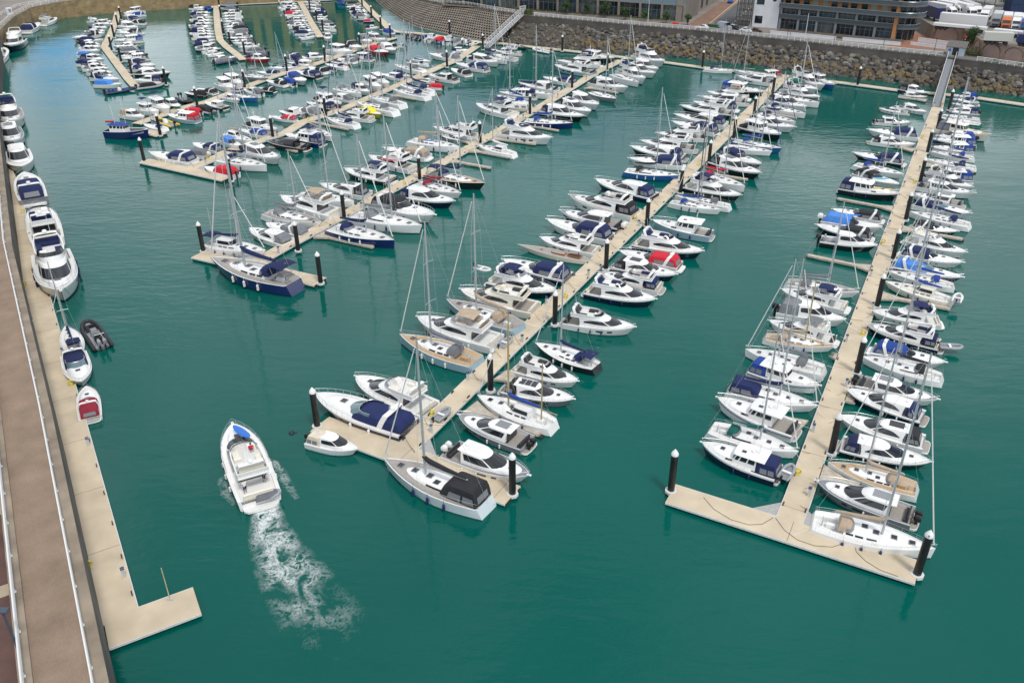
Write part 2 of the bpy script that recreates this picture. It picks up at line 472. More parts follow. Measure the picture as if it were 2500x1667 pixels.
def sofa(x0, x1, y0, y1, z, col, back=None):
    mb = MB(); mb.box(x0, x1, y0, y1, z, z+.42, 0, .05)
    if back == 'f': mb.box(x1-.22, x1, y0, y1, z+.40, z+.85, 0, .05)
    if back == 'a': mb.box(x0, x0+.22, y0, y1, z+.40, z+.85, 0, .05)
    return ('seat', mb.mesh('seat', [col]), 1, [])


def pulpit_anchor(h):
    mb = MB(); z = h.fb
    mb.box(h.L/2-.35, h.L/2+.28, -.13, .13, z-.05, z+.05, 0, .01)
    mb.tube([(h.L/2-.1, 0, z+.1), (h.L/2+.3, 0, z-.02), (h.L/2+.22, 0, z-.25)], .04, 5, 1)
    return ('bow_roller', mb.mesh('bow_roller', [WHITE, STEEL]), 2, [])


def rowcols(code, full):
    """hull material rows from sheer to boot top"""
    if code in 'wc': return [0, 0, 0, 2]
    if full: return [1, 1, 1, 2]
    return [0, 1, 1, 2]


# ------------------------------------------------------------------ boat kinds; each returns (parts, nominal length)
def boat_F(hc, cc, v):
    L, B = 14.5, 4.35
    h = Hull(L, B, 2.0, 1.25, plat=.95, rake=.10, flare=.40, full=2.8)
    col = CLOTH[cc]; deckm = TEAKG if v == 2 else NONSKID; up = CREAM if hc == 'c' else WHITE
    P = [('hull', h.mesh_hull([up, HULL[hc], ANTIFOUL], rowcols(hc, False)), 0, []),
         ('deck', h.mesh_deck([deckm, (NONSKID, TEAKG, TEAK)[v], up], .24, .86, .35), 0, [])]
    zd = 1.30; xa = -2.9; dx = (.0, .35, -.3)[v]
    A0 = ring(xa, 4.6+dx, 1.62, zd-.1, .45, 2.6, zf=zd+.25); A = ring(xa, 4.2+dx, 1.58, zd+.62, .45, 2.6, zf=zd+.75); Bq = ring(xa-.15, 2.1+dx, 1.42, zd+1.42, .45, 2.8)
    C = ring(xa-1.9, 1.9+dx, 1.5, zd+1.5, .5, 2.8); D = ring(xa-1.9, 1.6+dx, 1.44, zd+1.66, .5, 2.8)
    mb = MB(); mb.loft([A0, A, Bq, C, D], 0)
    wm = GLASS if v != 2 else CLOTH['n'] if cc == 'n' else GLASS
    P.append(('cabin', mb.mesh('cabin', [up]), 0, windows3(A, Bq, .06, .94, GLASS, .9, 5.2, 0, .55, .1)))
    # fore trunk
    T0 = ring(1.6, 6.0, 1.15, 1.55, .4, 2.3, zf=1.95); T1 = ring(1.6, 5.6, .95, 1.95, .4, 2.3, zf=2.12)
    mb = MB(); mb.loft([T0, T1], 0); P.append(('foredeck_trunk', mb.mesh('foredeck_trunk', [up]), 1, []))
    P.append(hatch(4.4, 0, 2.1, .55, .55))
    if v == 1: P.append(('sun_pad', MB().box(1.9+dx+1.1, 4.0, -.8, .8, 2.02, 2.2, 0, .05).mesh('sun_pad', [col if cc in 'ngt' else DARK]), 1, []))
    # flybridge tub
    z1 = zd+1.62
    o0 = ring(xa-1.8, 1.35+dx, 1.46, z1, .5, 2.5); o1 = ring(xa-1.85, .95+dx, 1.5, z1+.62, .5, 2.5); i1 = ring(xa-1.72, .72+dx, 1.38, z1+.62, .5, 2.5); i0 = ring(xa-1.72, .7+dx, 1.34, z1+.1, .5, 2.5)
    mb = MB(); mb.loft([o0, o1, i1, i0], 0, cap1=True, capm=1)
    kids = []
    ws0 = ring(xa, .95+dx, 1.42, z1+.6, .5, 2.5); ws1 = ring(xa, .45+dx, 1.3, z1+.95, .5, 2.5)
    kids.append(pane('flybridge_windscreen', ws0, ws1, 4.6, 13.4, 0, 1, GLASS if v else VINYL, 0))
    P.append(('flybridge', mb.mesh('flybridge', [up, deckm]), 0, kids))
    fz = z1+.12; sc = col if cc in 'nbkrmte' else DARK if v else CREAM
    P.append(sofa(-1.9, -.2, .55, 1.25, fz, sc)); P.append(sofa(-4.2, -3.5, -1.2, 1.2, fz, sc, 'a'))
    P.append(sofa(-3.4, -1.8, -1.25, -.7, fz, sc))
    con = MB(); con.box(-.6, .15, -1.1, -.2, fz, fz+.75, 0, .1, .1, .05); P.append(('helm_console', con.mesh('helm_console', [up]), 1, []))
    P.append(arch(-3.6, 1.42, z1+.3, z1+1.5, .75, up))
    if v == 0 and cc in 'ntgb': P.append(bimini(-3.3, -.3, 1.35, z1+1.95, col, True, z1+.62))
    if v == 2: P.append(canopy(-5.6, -3.2, 1.55, 1.35, 2.95, col, aftlean=.3, fwdlean=.0))
    # aft bulkhead glass and cockpit
    mb = MB(); mb.box(xa-.12, xa-.02, -1.35, 1.35, zd-.2, zd+1.25, 0); P.append(('cockpit_door', mb.mesh('cockpit_door', [GLASS]), 1, []))
    P.append(sofa(-6.1, -5.5, -1.4, 1.4, .92, DARK if cc in 'kg' else CREAM, 'a'))
    P.append(platform(h, TEAKG if v else NONSKID))
    P += hull_windows(h, GLASS, ((.5, .6), (.66, .73))) if v != 0 else hull_windows(h, GLASS, ((.48, .52), (.58, .62), (.68, .72)), .55, .68)
    P.append(('guard_rail', h.rail(.42, .995, .62, out=.15), 1, [])); P.append(pulpit_anchor(h))
    P += fenders(h, (.25, .42, .58), FENDN if v == 1 else FEND)
    return P, L


def boat_C(hc, cc, v):
    L, B = 11.5, 3.55
    h = Hull(L, B, 1.55, 1.0, plat=.75, rake=.12, flare=.42, full=2.6)
    col = CLOTH[cc]; up = CREAM if hc == 'c' else WHITE
    P = [('hull', h.mesh_hull([up, HULL[hc], ANTIFOUL], rowcols(hc, hc == 'r')), 0, []),
         ('deck', h.mesh_deck([NONSKID, TEAK if v == 1 else NONSKID, up], .44, .8, .5), 0, [])]
    T0 = ring(-.6, 4.5, 1.38, 1.05, .3, 2.1, zf=1.5); T1 = ring(-.6, 4.0, 1.2, 1.42, .3, 2.1, zf=1.66); T2 = ring(-.5, 3.2, .85, 1.62, .3, 2.1, zf=1.75)
    mb = MB(); mb.loft([T0, T1, T2], 0); P.append(('foredeck_trunk', mb.mesh('foredeck_trunk', [up]), 0, []))
    P.append(hatch(2.3, 0, 1.74, .5, .5))
    A = ring(-2.6, 1.5, 1.34, 1.3, .45, 2.3, zf=1.62); Bq = ring(-2.2, .15, 1.16, 2.05, .5, 2.3)
    P.append(('windscreen', band(A, Bq, 2.2, 15.8, 0, 1, 0).mesh('windscreen', [GLASS2 if v == 2 else GLASS], 60), 0, []))
    fr = MB(); fr.tube([Vector(Bq[j]) for j in range(2, 17)], .03, 4); P.append(('windscreen_frame', fr.mesh('windscreen_frame', [STEEL]), 1, []))
    P.append(arch(-2.6, 1.5, 1.05, 2.55, .75*(1 if v != 1 else -1), up))
    if cc != '-':
        if v == 2:
            P.append(canopy(-4.85, 1.0, 1.42, 1.05, 1.95, col, windows=False, aftlean=.5, fwdlean=1.2, name='cockpit_cover'))
        else:
            P.append(canopy(-4.75, .5, 1.42, 1.02, 2.42, col, aftlean=.9, fwdlean=.85))
    else:
        for y in (.5, -.5): P.append(sofa(-1.4, -.8, y-.3, y+.3, .55, CREAM, 'a'))
        P.append(sofa(-4.5, -3.9, -1.1, 1.1, .5, CREAM, 'a'))
    P.append(platform(h, TEAKG if v else NONSKID))
    P += hull_windows(h, GLASS, ((.5, .54), (.6, .64)), .55, .68)
    P.append(('guard_rail', h.rail(.5, .995, .5, out=.1, mid=False), 1, [])); P.append(pulpit_anchor(h))
    P += fenders(h, (.3, .5), FENDN if v == 1 else FEND)
    return P, L


def boat_H(hc, cc, v):
    L, B = 13.2, 3.95
    h = Hull(L, B, 1.8, 1.12, plat=.9, rake=.11, flare=.42, full=2.65)
    col = CLOTH[cc]; up = WHITE; full = hc in 'Kg'
    P = [('hull', h.mesh_hull([up, HULL[hc], ANTIFOUL], rowcols(hc, full)), 0, []),
         ('deck', h.mesh_deck([NONSKID if v != 1 else GREYP, TEAKG if v else NONSKID, up], .27, .84, .35), 0, [])]
    up2 = HULL['K'] if hc == 'K' else WHITE
    T0 = ring(.4, 5.4, 1.35, 1.35, .3, 2.1, zf=1.72); T1 = ring(.4, 4.8, 1.1, 1.72, .3, 2.1, zf=1.9)
    mb = MB(); mb.loft([T0, T1], 0); P.append(('foredeck_trunk', mb.mesh('foredeck_trunk', [up2]), 1, []))
    A0 = ring(-2.8, 3.5, 1.55, 1.1, .45, 2.3, zf=1.6); A = ring(-2.8, 3.1, 1.5, 1.72, .45, 2.3, zf=1.86); Bq = ring(-3.0, .75, 1.18, 2.62, .45, 2.6)
    C = ring(-3.6, .6, 1.16, 2.72, .5, 2.8); D = ring(-3.5, .1, .85, 2.86, .5, 2.8)
    mb = MB(); mb.loft([A0, A, Bq, C, D], 0)
    P.append(('cabin', mb.mesh('cabin', [up2]), 0, windows3(A, Bq, .04, .94, GLASS, .7, 5.4, 0, .8 if v != 1 else .1, .12)))
    sr = MB()
    gm = {'k': GLASS, 'w': NONSKID}.get(cc, GLASS if v != 1 else GREYP)
    if v == 2: [sr.box(-2.9+q*1.05, -1.95+q*1.05, -.72, .72, 2.86, 2.89) for q in range(3)]
    else: sr.box(-2.6, -.5, -.7, .7, 2.86, 2.89)
    if v != 0 or cc == 'k': P.append(('sunroof', sr.mesh('sunroof', [gm]), 0, []))
    P.append(hatch(3.9, 0, 1.86, .5, .5))
    d = MB(); d.ball((-2.9, 0, 3.0), .27, 0, 9, 5, .7); P.append(('radar_dome', d.mesh('radar_dome', [WHITE]), 1, []))
    if cc in 'nbkgr' and v != 1: P.append(canopy(-5.2, -3.2, 1.4, 1.15, 2.66, col, aftlean=1.0, fwdlean=.0, name='cockpit_canopy'))
    else:
        P.append(sofa(-5.3, -4.7, -1.2, 1.2, .8, DARK, 'a')); mb = MB(); mb.box(-3.05, -2.95, -1.1, 1.1, .9, 2.5); P.append(('cockpit_door', mb.mesh('cockpit_door', [GLASS]), 1, []))
    if v == 1 and hc in 'gKw' and cc in 'gk':
        ob = BLACK
        for y in (.42, -.42): P.append(outboard(ob, -L/2+.75, y, .55, 1.25))
    elif v == 1 and cc == 'w':
        for y in (.42, -.42): P.append(outboard(WHITE, -L/2+.75, y, .55, 1.25))
    P.append(platform(h, TEAKG))
    P += hull_windows(h, GLASS, ((.46, .58), (.64, .7)))
    P.append(('guard_rail', h.rail(.46, .995, .58, out=.12), 1, [])); P.append(pulpit_anchor(h))
    P += fenders(h, (.28, .46), FENDN if v == 2 else FEND)
    return P, L


def boat_W(hc, cc, v):
    L, B = 11.0, 3.7
    h = Hull(L, B, 1.9, 1.15, plat=.5, rake=.07, flare=.36, full=2.1, stern=.9)
    col = CLOTH[cc]; up = CREAM if hc == 'c' else WHITE
    P = [('hull', h.mesh_hull([up, HULL[hc], ANTIFOUL], rowcols(hc, hc in 'Nlep')), 0, []),
         ('deck', h.mesh_deck([TEAK if hc == 'c' else NONSKID, TEAKG, up], .3, .84, .35), 0, [])]
    T0 = ring(-.2, 4.0, 1.2, 1.35, .45, 2.4, zf=1.65); T1 = ring(-.2, 3.75, 1.08, 1.8, .45, 2.4, zf=1.95); T2 = ring(-.2, 3.4, .85, 1.92, .45, 2.4, zf=2.05)
    mb = MB(); mb.loft([T0, T1, T2], 0)
    P.append(('coachroof', mb.mesh('coachroof', [up]), 0, [pane('side_window', T0, T1, .8, 3.6, .3, .85, GLASS), pane('side_window', T0, T1, 14.4, 17.2, .3, .85, GLASS)]))
    xb = -2.3
    A0 = ring(xb, 1.0, 1.3, 1.2, .75, 4.5); A = ring(xb, .95, 1.27, 2.0, .75, 4.5); Bq = ring(xb, .55, 1.2, 2.78, .75, 4.5)
    C = ring(xb-1.1, .9, 1.36, 2.84, .75, 4.5); D = ring(xb-1.1, .8, 1.28, 2.98, .75, 4.5); E = ring(xb-.8, .2, .8, 3.06, .7, 4)
    mb = MB(); mb.loft([A0, A, Bq, C, D, E], 0)
    kids = []
    for a, b in ((.3, 1.6), (1.9, 3.2), (3.5, 4.4)):
        kids.append(pane('side_window', A, Bq, a, b, .08, .9, GLASS)); kids.append(pane('side_window', A, Bq, 18-b, 18-a, .08, .9, GLASS))
    for a, b in ((5.4, 7.6), (7.9, 10.1), (10.4, 12.6)): kids.append(pane('windscreen', A, Bq, a, b, .08, .9, GLASS))
    kids = [(a, b, 0, d) for a, b, c, d in kids]
    P.append(('wheelhouse', mb.mesh('wheelhouse', [up]), 0, kids))
    q = MB(); q.tube([(-2.2, 0, 3.0), (-2.3, 0, 4.6)], .05, 5); q.tube([(-2.25, -.5, 4.0), (-2.25, .5, 4.0)], .025, 4); P.append(('signal_mast', q.mesh('signal_mast', [WHITE]), 1, []))
    d = MB(); d.ball((-1.4, 0, 3.2), .25, 0, 9, 5, .7); P.append(('radar_dome', d.mesh('radar_dome', [WHITE]), 1, []))
    P.append(hatch(2.6, 0, 2.04, .5, .5)); P.append(hatch(-.4, .5, 3.05, .5, .4))
    if cc not in 'w-': P.append(canopy(-4.9, -2.25, 1.4, 1.2, 2.9, col, aftlean=.35, fwdlean=0))
    else: P.append(sofa(-4.7, -4.1, -1.2, 1.2, .8, DARK, 'a'))
    if v == 1: P.append(bimini(-2.9, -.6, 1.1, 4.4, CLOTH['n'], True, 3.0))
    P.append(platform(h, TEAKG, .8))
    P.append(('guard_rail', h.rail(.35, .995, .65, out=.12), 1, [])); P.append(pulpit_anchor(h))
    if hc in 'wk':
        for s in (1, -1):
            q = MB(); q.tube([h.p(t, .8, s, .03) for t in [i/10 for i in range(11)]], .06, 4); P.append(('rubbing_strake', q.mesh('rubbing_strake', [BLACK if hc == 'k' else CLOTH['n']]), 1, []))
    P += fenders(h, (.3, .5), FENDN)
    return P, L


def boat_D(hc, cc, v):
    L, B = 6.8, 2.45
    h = Hull(L, B, 1.05, .78, plat=.35, rake=.12, flare=.45)
    col = CLOTH[cc]
    P = [('hull', h.mesh_hull([WHITE, HULL[hc], ANTIFOUL], rowcols(hc, True if hc in 'rebKy' else False)), 0, []),
         ('deck', h.mesh_deck([NONSKID, GREYP if v == 1 else NONSKID, WHITE], .55, .82, .45), 0, [])]
    tarp = cc not in 'w-' and v != 1
    if not tarp:
        A0 = ring(-1.0, 2.5, .98, .75, .4, 2.2, zf=.95); A = ring(-1.0, 2.1, .9, 1.25, .4, 2.2, zf=1.3); Bq = ring(-1.0, .75, .78, 1.85, .45, 2.4); C = ring(-1.15, .6, .74, 1.94, .45, 2.6)
        mb = MB(); mb.loft([A0, A, Bq, C], 0)
        P.append(('cuddy_cabin', mb.mesh('cuddy_cabin', [WHITE]), 0, windows3(A, Bq, .08, .92, GLASS, .6, 5.2, 0, .2, .1)))
        if cc not in 'w-': P.append(canopy(-2.9, -.9, .95, .75, 1.95, col, aftlean=.4, fwdlean=0))
        else:
            P.append(sofa(-2.7, -2.2, -.8, .8, .35, GREYP, 'a'))
    elif v == 2:
        P.append(canopy(-3.0, 1.1, 1.02, .78, 1.75, col, aftlean=.7, fwdlean=.9, windows=False, name='tarpaulin'))
        q = MB(); q.tube([h.p(.6, 1, 1, -.2), (-.1, .7, 1.6), (-.1, -.7, 1.6), h.p(.6, 1, -1, -.2)], .03, 4); P.append(('windscreen_frame', q.mesh('windscreen_frame', [STEEL]), 1, []))
    else:
        A = ring(-1.6, .9, .95, .85, .5, 2.3, zf=1.0); Bq = ring(-1.2, .2, .85, 1.42, .5, 2.3)
        P.append(('windscreen', band(A, Bq, 3, 15, 0, 1, 0).mesh('windscreen', [GLASS], 60), 0, []))
        P.append(canopy(-2.9, .3, 1.0, .8, 1.65, col, aftlean=.6, fwdlean=.5, windows=False, name='canopy'))
    P.append(outboard(BLACK if v != 0 else WHITE, -L/2+.35, 0, .5, .85))
    P.append(('guard_rail', h.rail(.62, .99, .32, mid=False, post=4, r=.014), 2, []))
    P += [x for x in fenders(h, (.35, .6), FENDN, (1,))]
    return P, L


def boat_R(hc, cc, v):
    L, B = 7.0, 2.6
    tube = {'k': RUBBER, 'K': RUBBER, 'g': RUBG, 'w': mat('rib_tube_white', (.7, .7, .68), .5), 'n': mat('rib_tube_navy', (.02, .03, .07), .55), 'y': HULL['y'], 'b': HULL['b'], 'r': HULL['r']}[hc]
    w = B/2-.26; P = []
    side = [(-L/2+.0, w, .36), (-L/2+.25, w, .38), (0, w, .40), (1.2, w, .44), (2.2, w*.88, .52), (2.9, w*.6, .62), (3.25, w*.28, .68), (3.32, 0, .70)]
    path = side+[(x, -y, z) for x, y, z in reversed(side[:-1])]
    rr = [.12]+[.26]*(len(path)-2)+[.12]
    mb = MB(); mb.tube(path, rr, 8); P.append(('inflatable_tube', mb.mesh('inflatable_tube', [tube], 50), 0, []))
    mb = MB()
    mb.loft([[(-L/2+.45, w, .3), (-L/2+.45, 0, -.2), (-L/2+.45, -w, .3)], [(1.5, w, .34), (1.5, 0, -.2), (1.5, -w, .34)], [(3.1, .2, .55), (3.1, 0, .3), (3.1, -.2, .55)]], 0, cap0=True)
    P.append(('rib_floor', mb.mesh('rib_floor', [GREYP]), 0, []))
    col = CLOTH[cc]
    if v == 2 and cc not in 'w-':
        P.append(canopy(-2.6, 1.9, .85, .5, 1.5, col, aftlean=.8, fwdlean=1.2, windows=False, name='tarpaulin'))
    else:
        c = MB(); c.box(-.3, .5, -.42, .42, .3, 1.2, 0, .1, .12, .05); P.append(('helm_console', c.mesh('helm_console', [GREYP if hc in 'kK' else WHITE]), 0, []))
        s = MB(); s.strip([(.42, -.4, 1.15), (.42, .4, 1.15)], [(.25, -.35, 1.55), (.25, .35, 1.55)]); P.append(('windscreen', s.mesh('windscreen', [GLASS]), 1, []))
        for x in (-1.2, -2.1): P.append(sofa(x-.3, x+.3, -.4, .4, .3, col if cc not in 'w-' else DARK, 'a'))
        P.append(('bow_cover', MB().box(1.0, 2.5, -.7, .7, .5, .72, 0, .08, .2, .15).mesh('bow_cover', [col if cc not in 'w-' else DARK]), 0, []))
    for y in ((.32, -.32) if hc in 'kK' else (0,)): P.append(outboard(GREYP if hc == 'K' else BLACK, -L/2+.45, y, .5, .95))
    a = MB(); a.tube([(-2.7, .7, .5), (-2.9, .6, 1.8), (-2.9, -.6, 1.8), (-2.7, -.7, .5)], .035, 5); P.append(('aft_frame', a.mesh('aft_frame', [STEEL]), 1, []))
    return P, L


def boat_S(hc, cc, v, teak='w', mastm='a', ratio=1.25, pilot=False, nomast=False, mizzen=False, tent=False):
    L, B = 12.0, 3.85
    h = Hull(L, B, 1.42, 1.10, sail=True, rake=(.015, .05, .09)[v], flare=.25, stern=(.74, .64, .56)[v])
    col = CLOTH[cc]; up = CREAM if hc == 'c' else WHITE
    dm = {'w': NONSKID, 't': TEAK, 'g': TEAKG}[teak]
    P = [('hull', h.mesh_hull([up, HULL[hc], ANTIFOUL], rowcols(hc, True), .09), 0, []),
         ('deck', h.mesh_deck([dm, TEAK if teak == 't' else TEAKG if teak == 'g' else NONSKID, WHITE], .30, .52, .42), 0, [])]
    T0 = ring(-2.5, 3.3, 1.12, 1.12, .3, 1.9, wa=1.05, zf=1.3); T1 = ring(-2.5, 3.0, 1.0, 1.52, .3, 1.9, wa=.95, zf=1.42); T2 = ring(-2.4, 2.5, .75, 1.62, .3, 1.9, zf=1.5)
    mb = MB(); mb.loft([T0, T1, T2], 0)
    kids = []
    for a, b in ((.5, 2.0), (2.4, 3.7), (4.1, 5.0)) if v != 1 else ((.4, 4.6),):
        kids.append(pane('side_window', T0, T1, a, b, .35, .85, GLASS)); kids.append(pane('side_window', T0, T1, 18-b, 18-a, .35, .85, GLASS))
    P.append(('coachroof', mb.mesh('coachroof', [up]), 0, kids))
    for x, y in ((3.9, 0), (2.2, 0), (.5, 0), (-.6, .45)): P.append(hatch(x, y, 1.60-(.16 if x > 3.2 else .06 if x > 2 else 0), .5, .5, SOLAR if x < 0 else GLASS))
    if pilot:
        A0 = ring(-2.6, .6, .98, 1.45, .6, 3); A = ring(-2.6, .45, .95, 1.72, .6, 3); Bq = ring(-2.6, -.1, .85, 2.35, .6, 3); C = ring(-2.7, -.15, .8, 2.46, .6, 3)
        mb = MB(); mb.loft([A0, A, Bq, C], 0); P.append(('pilothouse', mb.mesh('pilothouse', [up]), 0, windows3(A, Bq, .08, .9, GLASS, .4, 5.3, 0)))
    elif cc != '-' or v == 0:
        hc2 = col if cc != '-' else CLOTH['g']
        A = ring(-3.1, -1.5, 1.02, 1.5, .55, 3); Bq = ring(-3.0, -1.75, .95, 1.95, .55, 3); C = ring(-2.95, -2.0, .72, 2.25, .55, 3); D = ring(-2.9, -2.2, .35, 2.32, .55, 3)
        mb = MB(); mb.loft([A, Bq, C, D], 0)
        P.append(('sprayhood', mb.mesh('sprayhood', [hc2]), 0, [pane('clear_panel', A, Bq, 3.5, 14.5, .1, .95, VINYL)]))
    if tent: P.append(canopy(-5.35, -1.2, 1.32, 1.15, 2.75, col, aftlean=.45, fwdlean=1.2, name='cockpit_enclosure'))
    elif v == 2 and cc in 'nk': P.append(bimini(-5.2, -3.1, 1.25, 3.0, col, True, 1.2))
    # wheel, seats, transom
    wr = MB(); wr.tube([(-4.6, .42*math.cos(a), 1.35+.42*math.sin(a)) for a in [2*math.pi*i/14 for i in range(15)]], .025, 4, cap=False); wr.tube([(-4.6, 0, .7), (-4.6, 0, 1.4)], .07, 5)
    P.append(('steering_wheel', wr.mesh('steering_wheel', [STEEL]), 1, []))
    tb = MB(); tb.box(-4.2, -3.3, -.18, .18, .72, 1.2, 0, .04); P.append(('cockpit_table', tb.mesh('cockpit_table', [TEAK if teak == 't' else WHITE]), 2, []))
    # spar and rigging
    sm = {'a': ALU, 'w': SPARW, 'k': SPARK, 't': SPART}[mastm]
    if not nomast:
        xm = 1.05; H = L*ratio; zb = 1.55
        m = MB(); m.tube([(xm, 0, zb), (xm-.02, 0, zb+H*.7), (xm-.06, 0, zb+H)], [.13, .12, .08], 7)
        mk = []
        for fr in (.36, .68) if H > 13 else (.5,):
            q = MB(); q.tube([(xm-.25, 1.15-.4*fr, zb+H*fr), (xm, 0, zb+H*fr+.02), (xm-.25, -1.15+.4*fr, zb+H*fr)], .035, 4); mk.append(('spreader', q.mesh('spreader', [sm]), 0, []))
        q = MB(); q.tube([(xm-.4, 0, zb+H+.05), (xm+.25, 0, zb+H+.08)], .03, 4); q.tube([(xm-.05, 0, zb+H), (xm-.05, 0, zb+H+.6)], .012, 3); mk.append(('masthead_gear', q.mesh('masthead_gear', [BLACK]), 1, []))
        P.append(('mast', m.mesh('mast', [sm]), 0, mk))
        st = MB(); bow = (L/2-.15, 0, 1.5)
        st.tube([(L/2-.25, 0, 1.9), (xm+.25, 0, zb+H*.93)], [.075, .05], 5)
        P.append(('furled_genoa', st.mesh('furled_genoa', [{'n': CLOTH['n'], 'b': CLOTH['b']}.get(cc, CLOTH['w']) if v == 1 else CLOTH['w']]), 0, []))
        rg = MB(); rg.tube([(-L/2+.15, 0, 1.15), (xm-.06, 0, zb+H)], .014, 3)
        for s in (1, -1):
            rg.tube([(xm-.25, s*1.6, 1.25), (xm-.25, s*(1.0), zb+H*.36), (xm-.2, s*.85, zb+H*.68), (xm-.04, 0, zb+H*.97)], .014, 3)
            rg.tube([(xm-.5, s*1.58, 1.25), (xm-.02, 0, zb+H*.36)], .014, 3)
        P.append(('rigging', rg.mesh('rigging', [WIRE]), 1, []))
        bz = 2.75; b = MB(); b.tube([(xm-.12, 0, bz), (-3.7, 0, bz+.12)], .09, 6)
        bk = []
        if cc != '-':
            c = MB(); c.tube([(xm+.14, 0, bz+.85), (xm-.5, 0, bz+.5), (-1.2, 0, bz+.33), (-3.6, 0, bz+.24)], [.16, .26, .22, .12], 7)
            bk.append(('sail_cover', c.mesh('sail_cover', [col]), 0, []))
        P.append(('boom', b.mesh('boom', [sm]), 0, bk))
        if mizzen:
            m = MB(); m.tube([(-3.9, 0, 1.3), (-3.95, 0, 1.3+H*.62)], [.1, .06], 6); P.append(('mizzen_mast', m.mesh('mizzen_mast', [sm]), 0, []))
            b = MB(); b.tube([(-3.95, 0, 2.7), (-6.2, 0, 2.8)], .06, 5); P.append(('boom', b.mesh('boom', [sm]), 0, []))
    P.append(('guard_rail', h.rail(.04, .995, .58, .12, .013, True, 9, False, .1), 1, []))
    P += fenders(h, (.3, .45, .6), FEND if hc in 'Nnblk' else FENDN, (1, -1))
    return P, L


def boat_V(hc, cc, v):
    """work boat with a high bulwark, wheelhouse aft and a blue roof"""
    L, B = 12.0, 4.1
    h = Hull(L, B, 2.5, 1.7, plat=0, rake=.05, flare=.3, full=2.6, stern=.85)
    P = [('hull', h.mesh_hull([WHITE, HULL['N'], ANTIFOUL], [1, 1, 1, 2], .2), 0, []), ('deck', h.mesh_deck([WHITE, GREYP, GREYP], .92, .97, .75, 0, 1, 1), 0, [])]
    xb = -4.2
    A0 = ring(xb, .1, 1.35, .9, .8, 5); A = ring(xb, .1, 1.35, 2.5, .8, 5); Bq = ring(xb, .15, 1.33, 3.3, .8, 5); C = ring(xb-.3, .4, 1.5, 3.36, .8, 5); D = ring(xb-.3, .4, 1.46, 3.5, .8, 5)
    mb = MB(); mb.loft([A0, A, Bq], 0, cap1=False); mb.loft([C, D], 1, cap0=True)
    kids = []
    for a, b in ((.2, 1.0), (1.3, 2.1), (2.4, 3.2), (3.4, 4.2)):
        for u, q in ((a, b), (18-b, 18-a)): kids.append(pane('side_window', A, Bq, u, q, .1, .85, GLASS))
    for a, b in ((5.2, 7.4), (7.8, 10.2), (10.6, 12.8)): kids.append(pane('windscreen', A, Bq, a, b, .1, .85, GLASS))
    P.append(('wheelhouse', mb.mesh('wheelhouse', [WHITE, CLOTH['b']]), 0, kids))
    q = MB(); q.tube([(-3.2, 0, 3.4), (-3.4, 0, 8.2)], .06, 5); q.tube([(-3.3, -.7, 6), (-3.3, .7, 6)], .03, 4); P.append(('signal_mast', q.mesh('signal_mast', [SPARW]), 0, []))
    q = MB(); q.tube([(-.3, .3, 3.5), (-.35, .3, 9.5)], .05, 5); P.append(('signal_mast', q.mesh('signal_mast', [SPARW]), 0, []))
    q = MB(); q.tube([(-4.0, .9, 3.7), (-6.4, .9, 3.55)], [.28, .28], 8); P.append(('life_raft', q.mesh('life_raft', [HULL['r']]), 0, []))
    q = MB(); q.box(1.2, 2.0, -.5, .5, .95, 1.6, 0, .05); P.append(('winch', q.mesh('winch', [GREYP]), 1, []))
    q = MB(); q.ball((4.9, 1.5, .9), .38, 0, 9, 6); P.append(('fender', q.mesh('fender', [FEND]), 0, []))
    P += fenders(h, (.3, .5), FEND)
    return P, L


def boat_K(hc, cc, v):
    """slim classic racing hull laid up without its mast"""
    L, B = 15.0, 2.7
    h = Hull(L, B, 1.15, .85, sail=True, rake=.16, flare=.3, stern=.28)
    P = [('hull', h.mesh_hull([CREAM, CREAM, ANTIFOUL], [0, 0, 0, 2], .06), 0, []), ('deck', h.mesh_deck([TEAKG, TEAK, WOOD], 0, .5, .4), 0, [])]
    for x0, x1, nm in ((-5.2, -2.6, 'cockpit_coaming'), (-2.2, .6, 'coachroof')):
        o0 = ring(x0, x1, .62, .85, .5, 2.6); o1 = ring(x0, x1, .6, 1.22, .5, 2.6); i1 = ring(x0+.1, x1-.1, .5, 1.22, .5, 2.6); i0 = ring(x0+.1, x1-.1, .5, .98 if nm != 'coachroof' else 1.2, .5, 2.6)
        mb = MB(); mb.loft([o0, o1, i1, i0], 0, cap1=True, capm=1); P.append((nm, mb.mesh(nm, [WOOD, DARK if nm != 'coachroof' else TEAKG]), 0, []))
    P.append(hatch(2.6, 0, 1.12, .45, .45, WOOD))
    return P, L
